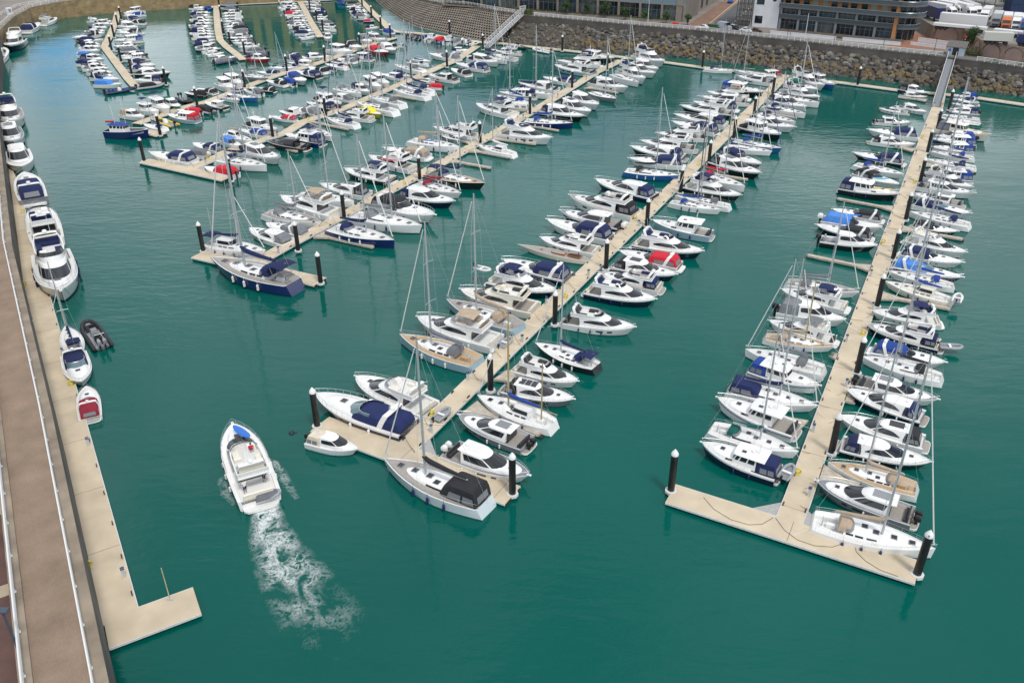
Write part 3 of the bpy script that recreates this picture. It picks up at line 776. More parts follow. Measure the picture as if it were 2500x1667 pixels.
# ------------------------------------------------------------------ berths: kind, bow and stern as surveyed, hull, cloth, details
# a header names the pontoon, its side, and the sheet (origin and scale) the survey points were read on
BERTHS = '''
@P5 L 1650 900 3.136
W 200 560 815 822 n n v0
S 940 632 240 445 w e T789 v1
W 320 215 952 492 w w v2
S 1090 280 385 135 w n T632 v2 e
W 1103 125 560 -5 w b tc
@P5 L 1700 600 4.694
S 562 1182 1490 1440 w g T632 v0
S 1590 1150 760 1040 w t tt mt T685 v2
F 832 850 1640 1115 w g v0
D 1720 835 890 730 w g v1
F 975 492 1770 730 w n v0
S 1870 520 1005 415 w g T491 v2 tg
@P5 L 2000 300 4.694
D 670 1395 -20 1335 k w v1
C -38 1160 640 1330 k k v0
D 740 1185 -10 1100 w B v0
C 150 982 755 1125 w k v0
W 912 800 215 740 k n v0
C 920 700 400 575 w k v1
S 975 585 385 470 w b v2
C 388 335 1000 475 k n v0
H 1105 240 556 210 w k v0
C 555 70 1170 170 w n v0
@P5 L 1930 180 6.533
H 1960 765 1300 770 w g v1
F 1410 550 1905 640 w w v1
@P5 L 2200 200 6.532
H 410 478 -20 395 w g v0
H 415 240 -30 205 w w v0
D 440 178 -30 115 k k v1
@P5 R 2200 200 6.532
D 822 215 1215 250 w b v1
C 815 275 1235 315 w n v0
D 800 340 1235 410 w w v0
W 772 430 1200 465 w g v0
D 760 470 1250 515 g n v1
S 650 520 1280 605 w - x v0
S 612 565 1295 690 e - x v1
W 1415 830 560 745 c g v0
D 512 840 1240 930 w b v1
W 505 900 1200 1000 n b v0
W 480 1030 1150 1110 w b v0
S 455 1100 1190 1225 w b v1 T157
S 405 1225 1215 1375 w n v1 T157
@P5 R 2000 300 4.694
W 1195 565 1765 655 w b v1
F 1760 730 1180 605 w g v1
H 1790 800 1085 715 w n v1
H 1050 800 1685 955 w n v1
C 1740 1032 1060 930 w n v2
S 1038 1012 1748 1180 w n v0
C 1595 1240 1035 1175 k k v1
F 1692 1480 960 1330 w - v0
@P5 R 2000 600 4.694
C 1655 185 890 75 w n v0
C 1648 358 800 215 n B v2
S 785 285 1565 470 w b v2 T385
S 755 405 1540 640 c b p v2 T405
F 608 745 1430 890 w n v0
F 545 892 1440 1175 n n v2
C 1452 1330 555 1180 w b v0
S 488 1262 1440 1525 w k v1 T452
@P5 R 1650 900 3.136
H 2012 232 1352 95 w g v1
H 1308 152 1935 395 n n v0
H 1250 355 1950 590 w k v0
H 1958 708 1216 572 k n v0
S 1165 712 1870 935 w t v0 T560 tt
H 1078 852 1870 1165 g g v1
S 1988 1375 1012 1150 w t v0 T825
@P4 R 1600 0 4.694
W 2180 940 1590 850 b n v1
F 1965 970 1545 895 w w v1
C 1882 1020 1480 950 w e v0
F 1890 1108 1415 1050 k w v1
S 1882 1172 1310 1100 w - v0 T100
H 1742 1222 1285 1140 w k v0
S 1725 1300 1230 1215 w n v0 T155
S 1612 1395 1150 1300 w n v1 T175
H 1607 1452 1045 1385 w k v0
@P4 R 1600 300 4.694
W 1462 120 960 35 k w v0
S 1450 290 880 205 b b v1 T200
S 1340 322 790 265 w - v1
C 1242 472 720 335 k n v0
H 1208 570 635 440 k k v0
S 1030 722 450 575 w r v0 T255
F 985 822 325 725 k n v0
S 222 828 870 962 w - v0 mk T285
S 770 990 150 900 w b v2 T260
@P4 R 1300 500 4.752
W 1388 172 2110 360 l w v0 L
F 1982 530 1150 440 n n v1
C 1010 530 1760 735 w r v0
H 1675 802 905 690 n k v0
F 770 780 1535 985 w n v2
F 1432 1090 590 990 n n v1
F 1192 1412 325 1335 w g v1
@P4 R 1100 600 4.694
S 968 1108 1705 1395 k n v2 T646
@P4 R 1080 840 4.612
F 1528 412 790 255 w w v1
H 1482 612 650 480 g k v2
S 392 570 1275 925 w b p z mt T765 v2
H 183 790 1020 1160 g g v1
H 978 1472 30 1185 w w v1
@P4 T 700 800 4.694
D 815 1388 235 1275 w c v1
S 1110 1490 2325 2028 p k tg T829 v1 e
@P4 L 700 800 4.694
C 332 747 1480 1205 n n v2
F 788 548 1700 985 w w v0
S 1292 72 2215 410 l g tt T539 v0
@P4 L 960 600 5.226
F 308 898 1400 1275 w t v0
S 678 680 1645 1060 l t tg T473 v1
@P4 L 1100 600 4.694
F 112 490 1040 755 c c v1
F 1208 505 425 385 n n v0
C 600 155 1405 395 n n v0
@P4 L 1200 300 4.694
K 298 1392 1160 1582 c - v0
F 560 1308 1260 1495 w w v1
C 638 1102 1410 1345 w n v0
H 785 998 1540 1210 n w v1
F 893 822 1710 1075 w k v2
H 1193 640 1915 870 n n v0
S 2155 600 1508 545 b k v1 T214
C 1572 400 2235 490 w n v0
H 1592 262 2250 410 k n v0
@P4 L 1600 300 4.694
F -170 197 490 310 w k v1
F 8 110 600 180 w g v1
@P4 L 1600 0 4.694
C 160 1370 780 1535 w n v0
H 220 1305 855 1445 w n v0
F 290 1205 925 1325 k k v1
C 430 1160 965 1265 w n v0
H 490 1100 1080 1185 w n v1
F 590 1048 1100 1135 w t v0
W 1292 1032 715 1010 k b v0
H 920 860 1375 965 w n v1
W 1120 850 1445 870 w m v0
S 893 808 548 790 w n v1 T48
S 898 800 1190 852 w - v1 T15
@P3 R 1200 0 4.694
W 1462 640 965 640 k w v0
F 1992 700 1635 640 w n v1
H 1992 780 1555 690 w w v0
H 1942 830 1475 760 w k v0
F 1805 892 1375 785 w n v1
S 1718 942 1395 850 w - v1 T38
H 1622 992 1075 930 w w v0
S 1432 1132 1125 1055 g - v2 T89
H 1308 1192 825 1070 w w v0
H 1207 1272 715 1155 w k v0
H 1092 1322 525 1255 k n v0
S 930 1410 358 1385 N b v0 T115
@P3 R 1200 300 4.694
F 692 165 75 115 w n v1
@P3 R 800 300 4.694
S 1718 252 2155 362 w w p v2
S 1805 690 1145 590 k n tt T233 v2
S 1532 802 1000 690 w m v2 T256
H 1450 892 810 815 n n v0
C 1228 1052 515 920 w k v0
S 1082 1172 270 1050 w g v1 T280
S 762 1342 15 1195 N n v0 T326
@P3 L 400 300 4.694
S 1168 1460 460 1375 w n p z T560 v2
H 980 1200 1465 1395 w g v0
C 1170 1142 1650 1290 w g v1
S 1808 1130 1145 1020 w g v2 T369 tg
F 1343 830 2035 1075 w t v0
S 2180 892 1500 830 w - v0 T247
@P3 T 400 300 4.694
S 535 1535 1535 1850 N n T271 tg v2
@P3 L 800 300 4.694
H -85 690 500 835 w k v2
F 193 520 775 675 k n v0
F 478 372 1020 545 w c v1
C 638 280 1190 405 w t v0
S 1512 272 928 195 w t v0 T243
F 1212 42 1790 180 w w v1
H 1310 150 1620 212 g g v0
@P3 L 800 0 4.694
F 1703 1182 2170 1335 w n v0
C 1905 1195 2335 1250 c w v1
S 1938 1090 2310 1205 w b v1 T95
@P3 L 1200 0 4.694
W 88 1050 525 1115 w n v0
H 308 940 785 1045 w w v0
S 725 1082 215 1015 w n v1 T62
C 588 882 995 965 w n v0
F 722 742 1205 855 l g v1
F 748 690 1285 750 w n v0
@P2 R 960 60 6.534
F 1560 400 2060 470 w b v1
S 1818 570 1375 505 w n v0 T10
W 1588 470 1980 560 w w v1
H 1732 590 1175 545 w w v1
C 948 590 1570 735 w n v1
C 930 695 1225 820 w k v0
H 538 780 1040 905 w n v1
D 418 893 680 930 w w v1
D 430 975 805 1015 w r v2
S 90 950 645 1080 w n v1 T54
S -5 1028 565 1155 w n v0 T60
@P2 R 800 0 4.694
S 468 1100 875 1205 w - v0 T108
S 328 1168 795 1285 w - v0
D 612 1310 395 1265 y y v2
F 78 1288 535 1375 w - v1
S -12 1345 345 1440 w n v1 T75
@P2 R 400 300 4.694
S 1930 155 1600 65 w - v0 T195
W 1380 118 1840 235 N n v1
H 1158 188 1670 295 K k v1
H 1368 392 865 290 w k v1
S 1178 482 615 410 w n v0 T143
D 428 480 880 605 w r v2
@P2 L 240 200 6.534
C 787 1100 1600 1285 w n v0
D 1250 1082 1765 1180 w g v0
C 1508 968 1970 1110 w n v0
@P2 L 400 120 6.534
D 1235 1540 930 1435 w B v0
S 1415 1455 935 1350 w t p v2 T225
C 1193 1270 1655 1395 w b v0
W 1852 1262 1275 1195 w w v0
@P2 L 680 60 6.534
C -130 1460 300 1535 w r v0
D -20 1360 485 1475 e w v1
C 198 1310 665 1445 w g v1
W 438 1228 895 1350 k n v0
W 1045 1240 555 1175 n w v1
H 728 1110 1205 1215 w g v0
S 1325 1098 900 1015 w - v0 T148
D 1525 1052 1115 962 w n v1
W 1692 970 1305 870 w w v0
W 1812 920 1445 830 w n v0
W 1658 780 1975 870 w n v0
@P2 L 960 60 6.534
D 275 822 -5 785 w n v0
S 18 638 495 745 w g v0 T46
S 188 600 560 640 w n v1 T38
S 600 590 305 550 w - v1
C 572 460 1080 565 w g v0
W 1222 400 930 425 w n v0
@Z4 R 960 60 6.534
R 320 150 225 212 k k v0
R 400 180 310 235 k k v1
R 462 198 380 252 k k v0
D 572 165 480 228 w b v2
D 692 165 528 265 w w v0
D 832 195 695 285 b r v2
D 972 205 828 305 w w v1
D 1122 215 938 315 w g v2
R 1232 225 1088 322 g w v0
R 1352 275 1198 335 w w v1
@Z4 R 1200 0 4.694
R 448 540 715 602 w g v0
R 405 555 295 525 k k v1
@P1 R 240 200 6.534
V 795 752 135 770 N b v0
S 718 668 1075 755 w b v0 T240
R 888 560 1262 700 y w v2
W 1098 510 1615 620 l r v0
D 1250 440 1650 508 w r v2
R 1478 390 1825 488 g k v2
W 1700 310 2050 420 k w v0
@P1 R 400 120 6.534
D 1212 812 960 775 w w v0
S 1488 775 985 735 b b v0 T218
D 1280 640 1570 735 w g v1
C 1430 620 1795 680 k k v0
C 1640 490 1975 590 w k v0
D 1820 468 2085 575 w b v2
@P1 R 680 60 6.534
C 492 888 105 780 w b v0
C 238 730 675 848 k n v1
C 480 670 790 775 w k v0
D 700 690 905 735 w n v2
S 740 625 1092 695 w n v0 T57
D 830 590 1125 642 r w v0
C 948 530 1245 612 w g v0
D 1100 502 1278 582 w g v1
W 1088 480 1515 560 w n v0
C 1752 440 1435 400 r r v0
C 1885 400 1625 325 w w v1
H 1642 300 1910 365 w k v0
D 1850 335 2045 358 w e v1
@P1 L 680 60 6.534
C 542 588 145 560 w n v0
C 460 540 180 515 w k v1
H 845 500 385 530 w n v0
D 492 662 240 640 w n v1
S 290 680 -5 700 w n v0 T163
W 1192 420 795 405 w w v0
C 895 335 1245 385 w k v0
C 1385 352 1035 280 w k v1
C 1482 270 1305 215 w g v0
H 1785 232 1350 185 w g v1
D 1862 150 1700 115 w b v2
@P1 L 400 120 6.534
S 1662 460 1240 405 g g v2 T119
C 1478 360 1830 395 w n v0
S 1962 310 1688 285 w e v1 T78
W 1962 230 2130 280 w n v0
W 1262 540 1008 490 w n v0
W 1162 590 828 505 w w v0
C 540 625 845 715 w k v0
D 320 690 680 745 K k v1
R 462 842 208 720 k k v0
@P1 L 240 200 6.534
D 1352 375 1000 280 e e v1
W 1165 410 805 330 w w v1
W 965 462 625 428 w w v1
D 732 552 375 520 w t v1
@Z1 L 160 10 6.819
F 602 272 375 292 w g v1
D 780 285 600 292 w w v0
D 782 318 465 312 w w v1
D 762 368 388 352 w w v0
D 742 422 308 412 w n v1
D 722 462 258 472 w w v0
C 98 565 560 515 w k v2
D 650 580 188 622 w n v2
D 602 660 208 672 w k v1
D 622 700 238 702 w n v1
D 602 762 208 762 w w v0
D 642 830 148 842 w B v0
D 712 890 188 902 w n v1
D 732 940 78 975 w n v2
D 772 990 178 1002 w n v1
D 802 1042 218 1062 w w v0
D 862 1112 288 1122 w w v0
D 892 1172 358 1162 w w v1
C 962 1232 368 1212 w n v2
D 978 1315 448 1335 w B v2
R 1142 1390 638 1485 n b v0
@Z1 R 160 10 6.819
W 938 140 1335 112 w w v0
C 948 192 1332 182 w b v0
C 1412 245 928 222 w n v0
C 958 292 1352 330 w k v1
H 1232 372 888 342 w w v0
C 848 422 1095 470 w w v1
C 828 472 1312 480 w k v0
D 828 532 985 540 w w v0
W 788 600 1305 598 w b v0
H 778 702 1205 682 w w v0
D 950 742 1205 722 w w v1
R 798 792 1245 770 g g v2
D 818 850 1412 862 w n v1
W 898 902 1405 900 w w v0
C 1612 990 978 962 w n v0
C 1482 1062 1008 1092 w n v1
H 1752 1130 1158 1165 k w v0
D 1158 1250 1652 1288 w n v1
D 1220 1292 1455 1300 w w v0
R 1642 1330 1168 1405 g k v2
@Z2 L 450 0 9.222
D 482 170 108 192 w k v1
D 642 150 478 222 b b v2
D 622 280 168 292 w w v0
D 642 332 108 352 w n v1
D 642 380 148 432 w g v2
D 652 450 128 492 w w v0
D 652 520 168 562 w n v1
D 652 580 78 612 w w v0
D 642 640 118 692 w g v2
D 682 700 128 742 w n v1
D 692 760 138 802 w w v0
D 692 830 168 862 w w v1
D 712 890 248 962 w n v2
D 702 960 228 1052 n n v1
D 862 1080 228 1112 n w v0
D 772 1110 368 1192 w w v1
D 902 1180 498 1262 w w v0
H 1182 1265 598 1360 w w v0
R 1202 1320 648 1435 n g v2
@Z2 R 450 0 9.222
R 788 112 1205 110 g g v2
R 798 192 1205 222 g g v2
D 828 312 1285 300 w w v0
D 838 372 1315 360 w w v1
D 848 432 1315 430 w w v0
D 858 482 1325 490 w w v1
D 868 552 1335 542 w g v2
D 878 612 1385 592 w g v1
D 888 662 1435 642 w k v2
D 898 722 1505 722 w g v2
R 888 782 1535 792 g g v2
D 888 852 1565 852 K w v0
D 1048 922 1565 932 w w v1
D 1088 972 1605 982 w g v1
D 1208 1062 1685 1042 w w v0
R 1248 1152 1855 1152 g g v2
R 1358 1222 1915 1242 n g v2
D 1938 1320 1415 1312 r w v2
@Z3 L 670 0 8.110
D 412 22 88 52 w w v0
D 452 72 158 92 w w v1
W 512 122 88 132 w w v0
D 522 162 108 192 w w v0
D 582 212 188 252 w n v1
D 582 262 198 292 w r v2
D 642 302 228 342 w w v0
D 662 352 308 402 w g v2
D 702 402 228 422 w w v1
D 722 462 228 482 w g v1
D 742 502 268 532 w w v0
D 762 562 358 562 w w v1
D 802 602 368 612 w k v1
D 812 652 408 672 w n v2
D 832 712 498 772 w w v0
@Z3 R 670 0 8.110
D 568 42 895 62 w w v0
D 598 92 945 112 w w v1
D 638 152 945 172 w g v1
D 708 228 1005 222 w n v1
R 718 262 1035 282 n n v2
D 768 332 1045 342 w w v0
D 798 382 1045 372 w w v1
R 848 452 1185 462 g g v2
D 878 522 1205 542 w w v0
D 908 582 1245 602 w w v1
@Z3 T 670 0 8.110
D 1062 722 1038 575 w w v1
@Z4 L 670 0 8.110
D 1445 62 1255 62 b b v2
R 1722 72 1398 92 g k v2
R 1732 112 1418 142 w k v0
D 1792 172 1498 192 w w v0
D 1852 212 1508 222 w k v1
D 1852 242 1498 262 w w v0
D 1892 292 1528 292 w n v1
D 1902 322 1578 332 w g v2
R 1962 392 1638 382 g r v0
D 1992 418 1758 432 k r v2
D 2082 542 1798 562 w n v1
@Q R 0 0 4.694
F 643 197 469 291 w g v0
C 441 263 291 375 w n v0
F 30 505 265 395 n w v1
H 48 530 -60 720 w w v0
F 120 1375 30 1000 w n v2
@Q R 0 300 4.694
H 150 212 60 -90 w n v1
H 245 505 175 245 w w v2
C 270 552 400 930 g n v0
F 430 935 565 1410 w n v1
@Q R 0 600 4.694
F 708 562 545 -60 w n v1
S 748 915 885 1235 w n v2 T641
R 985 858 1185 1165 K k v0
C 930 1555 840 1235 w n v2
@Q R 0 900 4.694
C 985 195 1045 605 w m v1
@X X 500 1000 2.936
F 198 98 412 692 w w v0
'''
# ------------------------------------------------------------------ pontoons
PT = {  # name: (label name, walkway centre line, width, T-head line, T width, fingers)
 'P1': ('first long pontoon', [(963, 92), (894, 110.5), (856, 125.8), (787, 150.3), (748.9, 162.5), (710.6, 173.2), (680, 182.4), (622, 202.6), (605, 210), (507, 247), (446, 262), (400, 279), (377.7, 285.7), (332, 302)], 2.6, [(352, 320), (396, 329)], 3.0, [(827, 130, 793, 126), (700, 178, 685, 174)]),
 'P2': ('second long pontoon', [(1163, 113), (1113, 147), (1067, 165.6), (1036.5, 179.4), (986, 201), (918.8, 229.9), (856, 257.4), (802.4, 277.3), (741, 295.7), (698, 323), (623.7, 346.9), (566, 366), (523.6, 385.2), (455, 415)], 2.6, [(352, 392), (555, 436)], 2.9, [(962, 232, 1013, 242), (749, 294, 849, 315), (668, 355, 724, 369), (1020, 190, 1067, 196)]),
 'P3': ('third long pontoon', [(1517, 147), (1453.5, 176.8), (1425, 195), (1306.5, 268), (1115.3, 376.7), (687.6, 604.6), (620, 642)], 2.5, [(483, 620), (782, 687)], 3.0, [(1291.6, 306, 1362, 318), (1200, 337, 1306, 351), (1149, 366, 1241, 383), (1098, 391, 1196, 408.6), (778, 572, 909, 601.5), (1434, 213, 1507, 226), (1160, 352, 1080, 330)]),
 'P4': ('fourth long pontoon', [(1919, 183), (1885, 217), (1645.8, 453.5), (1019.6, 1066), (975, 1108)], 2.5, [(781, 1034), (1252, 1208)], 3.1, [(1728, 422, 1823, 437), (1868, 275, 1943, 287), (1147, 992, 1313, 1056), (1223, 913, 1300, 945), (1530, 570, 1480, 555)]),
 'P5': ('fifth long pontoon', [(2296, 232), (2289, 262), (2261.6, 334), (2155.5, 632), (1947.2, 1218.9), (1925, 1275)], 2.45, [(1637, 1203), (2239, 1395)], 3.1, [(2181, 509, 2047, 484), (2232, 366, 2117, 345), (2130, 655, 1975, 622), (2198, 556, 2347, 582), (2254, 400, 2376, 418), (2150, 720, 2316, 751), (1998, 1149, 2097, 1185), (2262, 245, 2195, 237), (1960, 1040, 1925, 1026), (2075, 880, 2040, 868), (2040, 960, 2080, 975)]),
 'Z1': ('leftmost small pontoon', [(287.6, 27), (281.7, 54), (273, 76), (262.7, 98), (254, 114), (270, 134.7), (292, 164), (314, 193.3), (331, 211)], 2.3, [(334, 212), (410, 202)], 1.8, []),
 'Z2': ('middle small pontoon', [(528, 14), (529, 43), (532.4, 76), (537, 97.6), (553, 114), (574.7, 130), (594, 146)], 2.3, None, 0, []),
 'Z3': ('rightmost small pontoon', [(731.6, 3), (744, 24.7), (756, 49), (768.6, 69), (782, 91)], 2.3, None, 0, []),
 'Z4': ('honeycomb-slope pontoon', [(874, -6), (898, 18.5), (916.6, 37), (935, 54), (951, 72), (970, 77.5), (1023.7, 81.5), (1098, 91.6), (1175, 103), (1222, 106)], 2.4, None, 0, []),
 'Q': ('quayside pontoon', [(-72, 200), (-45, 270), (-18, 350), (15.3, 436), (58.6, 600), (143.8, 934), (167, 1021), (289, 1512)], 3.3, [(259, 1546), (481, 1464)], 3.4, []),
 'B': ('walkway pontoon below the stone quay', [(136, 34), (288, 27.8), (362, 22), (464, 17), (583, 10.5), (683, 6), (800, 0), (874, -5)], 1.8, None, 0, []),
 'A': ('walkway pontoon below the rock slope', [(1222, 105.5), (1270, 111), (1409, 125.7), (1517, 139), (1628, 152.3), (1715, 164), (1919, 186), (2064, 202.4), (2191.7, 219.4), (2300, 229), (2390, 238.6), (2530, 259)], 2.2, None, 0, []),
}
DECKM = mat('pontoon_deck', (.57, .48, .35), .85, var=.13, scale=.35, bump=.15, bscale=60, objvar=.05)
JOINT = mat('pontoon_joint', (.26, .21, .15), .9)
EDGE = mat('pontoon_edge', (.62, .63, .62), .6, var=.1)
FLOATM = mat('pontoon_float', (.02, .022, .024), .8)
GUSS = mat('gusset_grey', (.36, .36, .35), .7, var=.1); CONC = mat('finger_deck', (.44, .39, .32), .85, var=.2, scale=1.5)


def offset(P, d):
    out = []
    for i, p in enumerate(P):
        a = (P[i]-P[i-1]).normalized() if i else None; b = (P[i+1]-P[i]).normalized() if i < len(P)-1 else None
        t = ((a or b)+(b or a)).normalized(); n = Vector((-t.y, t.x, 0))
        k = 1/max(.6, (n.dot(Vector((-(a or b).y, (a or b).x, 0)))))
        out.append(p+n*d*k)
    return out


def slab(P, wd, z, h, mats, par, nm, joint=10.0, taper=None):
    """deck sheet, light edge band and dark floats under it along the line P"""
    L = offset(P, wd/2); Rr = offset(P, -wd/2); fl = lambda Q, zz: [(q.x, q.y, zz) for q in Q]
    mb = MB(); mb.loft([[(*a.xy, z), (*b.xy, z), (*b.xy, z-.1), (*a.xy, z-.1)] for a, b in zip(L, Rr)], 0, cap0=True)
    acc = 0
    for i in range(len(P)-1):
        seg = (P[i+1]-P[i]).length; t = (P[i+1]-P[i]).normalized(); n = Vector((-t.y, t.x, 0))
        while acc < seg:
            c = P[i]+t*acc
            if acc > .5 and joint:
                q = [c+n*wd*.49-t*.035, c-n*wd*.49-t*.035, c-n*wd*.49+t*.035, c+n*wd*.49+t*.035]
                mb.add([(*v.xy, z+.004) for v in q], [(0, 1, 2, 3)], 1)
            acc += joint or 1e9
        acc -= seg
    d = part('deck', mb, [mats[0], JOINT], par)
    L2 = offset(P, wd/2+.09); R2 = offset(P, -wd/2-.09); L1 = offset(P, wd/2+.005); R1 = offset(P, -wd/2-.005)
    for A, B in ((L2, L1), (R1, R2)):
        mb = MB(); mb.loft([[(*a.xy, z-.03), (*b.xy, z-.03), (*b.xy, z-.26), (*a.xy, z-.26)] for a, b in zip(A, B)], 0, cap0=True)
        part('edge_fender', mb, [EDGE], par)
    L3 = offset(P, wd/2-.15); R3 = offset(P, -wd/2+.15)
    mb = MB(); mb.loft([[(*a.xy, z-.11), (*b.xy, z-.11), (*b.xy, -.3), (*a.xy, -.3)] for a, b in zip(L3, R3)], 0, cap0=True)
    part('float', mb, [FLOATM], par)


PTW = {}
for key, (nm, line, wd, T, tw, fing) in PT.items():
    W = [at(x, y, DECK) for x, y in line]; PTW[key] = W
    lab = {'B': 'narrow beige walkway pontoon along the foot of the stone quay wall', 'A': 'long beige walkway pontoon along the foot of the rock slope',
           'Q': 'wide beige pontoon alongside the brick promenade, ending in a short arm'}.get(key, f'beige floating walkway, the {nm}, ' + ('with a cross head and fingers' if T and key[0] == 'P' else 'boats on both sides'))
    root = thing('pontoon', lab, 'pontoon', W[-1].xy.to_3d(), 0, 'floating pontoons of the marina')
    root.location = (0, 0, 0)
    if key in ('P1', 'P2', 'P3', 'P4', 'P5', 'Z1', 'Q') and T:
        # walkway stops where the cross head begins
        A, Bv = at(*T[0], DECK), at(*T[1], DECK)
        slab([A, Bv], tw, DECK+.005, .5, [DECKM], root, 'cross_head', 12)
    dz = {'Z1': .0, 'Z2': .002, 'Z3': .002, 'Z4': .0, 'B': -.006, 'A': -.006, 'P1': -.003, 'P2': -.003}.get(key, 0)
    slab(W, wd, DECK+dz, .5, [DECKM], root, 'walkway')
    if T and key[0] == 'P' and key != 'P1':
        # corner gussets
        A, Bv = at(*T[0], DECK), at(*T[1], DECK); tdir = (Bv-A).normalized(); wdir = (W[-2]-W[-1]).normalized()
        c0 = W[-1]; 
        # intersection of the walkway line with the cross head line
        den = wdir.x*tdir.y-wdir.y*tdir.x; s_ = ((A.x-c0.x)*tdir.y-(A.y-c0.y)*tdir.x)/den; X = c0+wdir*s_
        nrm = Vector((-tdir.y, tdir.x, 0)); nrm = nrm if nrm.dot(wdir) > 0 else -nrm
        for sg in (1, -1):
            e = X+nrm*(tw/2+.1); g = [e+tdir*sg*(wd/2+.1), e+tdir*sg*(wd/2+2.4), e+tdir*sg*(wd/2+.1)+wdir*2.2]
            mb = MB(); mb.loft([[(*q.xy, DECK-.02) for q in g], [(*q.xy, DECK-.2) for q in g]], 0, cap0=True); part('gusset', mb, [GUSS], root)
    for (x0, y0, x1, y1) in fing:
        a, b = at(x0, y0, DECK-.05), at(x1, y1, DECK-.05); d = (b-a).normalized(); n = Vector((-d.y, d.x, 0))
        a2 = a
        pts = [a2+n*1.5, a2+d*2.6+n*.42, b+n*.42, b+d*.25+n*.2, b+d*.25-n*.2, b-n*.42, a2+d*2.6-n*.42, a2-n*1.5]
        mb = MB(); mb.loft([[(*q.xy, DECK-.34) for q in pts], [(*q.xy, DECK-.03) for q in pts]], 0, cap0=True)
        f = part('finger', mb, [CONC], root)
        L_ = (b-a).length
        k = 0
        while 3+k*3.2 < L_:
            c = a+d*(3+k*3.2); mb = MB(); q = [c+n*.36-d*.8, c-n*.36-d*.8, c-n*.36+d*.8, c+n*.36+d*.8]
            mb.loft([[(*v.xy, -.25) for v in q], [(*v.xy, DECK-.345) for v in q]], 0, cap0=True); part('float', mb, [FLOATM], f); k += 1

# ------------------------------------------------------------------ mooring piles
PILES = {'Z1': [(296.1, 47.9), (288.7, 66), (279, 91.6), (273.1, 123.6), (296, 151), (321.7, 181), (405.8, 206.6)],
 'Z2': [(536.7, 23), (540, 44.5), (546, 83.5), (562.8, 110.6), (598, 135.5)], 'Z3': [(757, 27), (773.6, 54), (789, 79)],
 'Z4': [(884.5, 18), (907.6, 46), (930.4, 72.4), (953.4, 93.7), (1098, 85)],
 'P1': [(391.6, 330), (481.9, 258.8), (598, 214), (700.8, 174.7), (794, 151), (879, 118)],
 'P2': [(352, 392.7), (565, 440.6), (666.3, 335), (795.2, 283.3), (906.5, 230), (1004.8, 192), (1091.6, 164), (1179, 121)],
 'P3': [(496.4, 612), (728, 611), (783, 690), (840.5, 532), (1024.7, 438.5), (1172.4, 350), (1293.7, 279), (1396.4, 215), (1482, 171)],
 'P4': [(774.6, 1038.6), (1251, 1204), (1198, 951.7), (1354.6, 790.7), (1479, 657), (1578.8, 551.4), (1661.2, 470.4), (1730, 400), (1790.7, 338.3), (1839.7, 285.5), (1886, 230)],
 'P5': [(1638, 1196), (2239, 1400), (2029.5, 1104), (2091.6, 909), (2141, 747), (2180, 632), (2211, 536), (2246, 445), (2264, 372), (2287, 318), (2316, 268)],
 'A': [(1372.6, 124.6), (1714.6, 165), (2093.7, 207.7)]}
_u1 = ['', 'first', 'second', 'third', 'fourth', 'fifth', 'sixth', 'seventh', 'eighth', 'ninth']
ORD = _u1+['tenth', 'eleventh', 'twelfth', 'thirteenth', 'fourteenth', 'fifteenth', 'sixteenth', 'seventeenth', 'eighteenth', 'nineteenth']
for _t in ('twent', 'thirt', 'fort', 'fift'): ORD += [_t+'ieth']+[_t+'y-'+x for x in _u1[1:]]
PILEM = mat('pile_black_steel', (.014, .013, .014), .45, var=.5, scale=1.2)
PILEC = mat('pile_cap_white', (.74, .74, .73), .5)
mb = MB(); mb.tube([(0, 0, -2.5), (0, 0, 5.15)], .36, 14); pile_me = mb.mesh('pile_shaft', [PILEM])
mb = MB(); mb.loft([[(r*math.cos(2*math.pi*k/14), r*math.sin(2*math.pi*k/14), z) for k in range(14)] for r, z in ((.375, 5.02), (.375, 5.2), (.28, 5.4), (.03, 5.74))]); cap_me = mb.mesh('pile_cap', [PILEC])
mb = MB(); mb.loft([[(.62*math.cos(a), .62*math.sin(a), z) for a in [math.pi/8+math.pi/4*k for k in range(8)]] for z in (.30, .60)], 0, cap0=True); col_me = mb.mesh('pile_collar', [EDGE])
for key, ps in PILES.items():
    pl_ = PT[key][0].replace('walkway pontoon below the rock slope', 'rock-slope walkway')
    W = PTW[key]; near = W[-1]
    order = sorted(range(len(ps)), key=lambda i: (at(*ps[i], DECK)-EYE).length)
    for r, i in enumerate(order):
        p = at(*ps[i], DECK)
        t = thing('mooring_pile', f'black pile with white cap, {ORD[r+1]} from near end of the {pl_}', 'mooring pile', (p.x, p.y, 0), random.random()*6, 'black mooring piles with white caps')
        obj('pile_shaft', pile_me, t); obj('pile_cap', cap_me, t); obj('pile_collar', col_me, t)


def lettering(txt, par, M, size, m, name='lettering'):
    cu = bpy.data.curves.new(name, 'FONT'); cu.body = txt; cu.size = size; cu.extrude = .004; cu.align_x = 'CENTER'; cu.align_y = 'CENTER'; cu.resolution_u = 2
    o = bpy.data.objects.new(name, cu); COL.objects.link(o); bpy.context.view_layer.update()
    me = bpy.data.meshes.new_from_object(o.evaluated_get(bpy.context.evaluated_depsgraph_get())); bpy.data.objects.remove(o)
    me.materials.clear(); me.materials.append(m)
    o = obj(name, me, par); o.matrix_local = M; return o


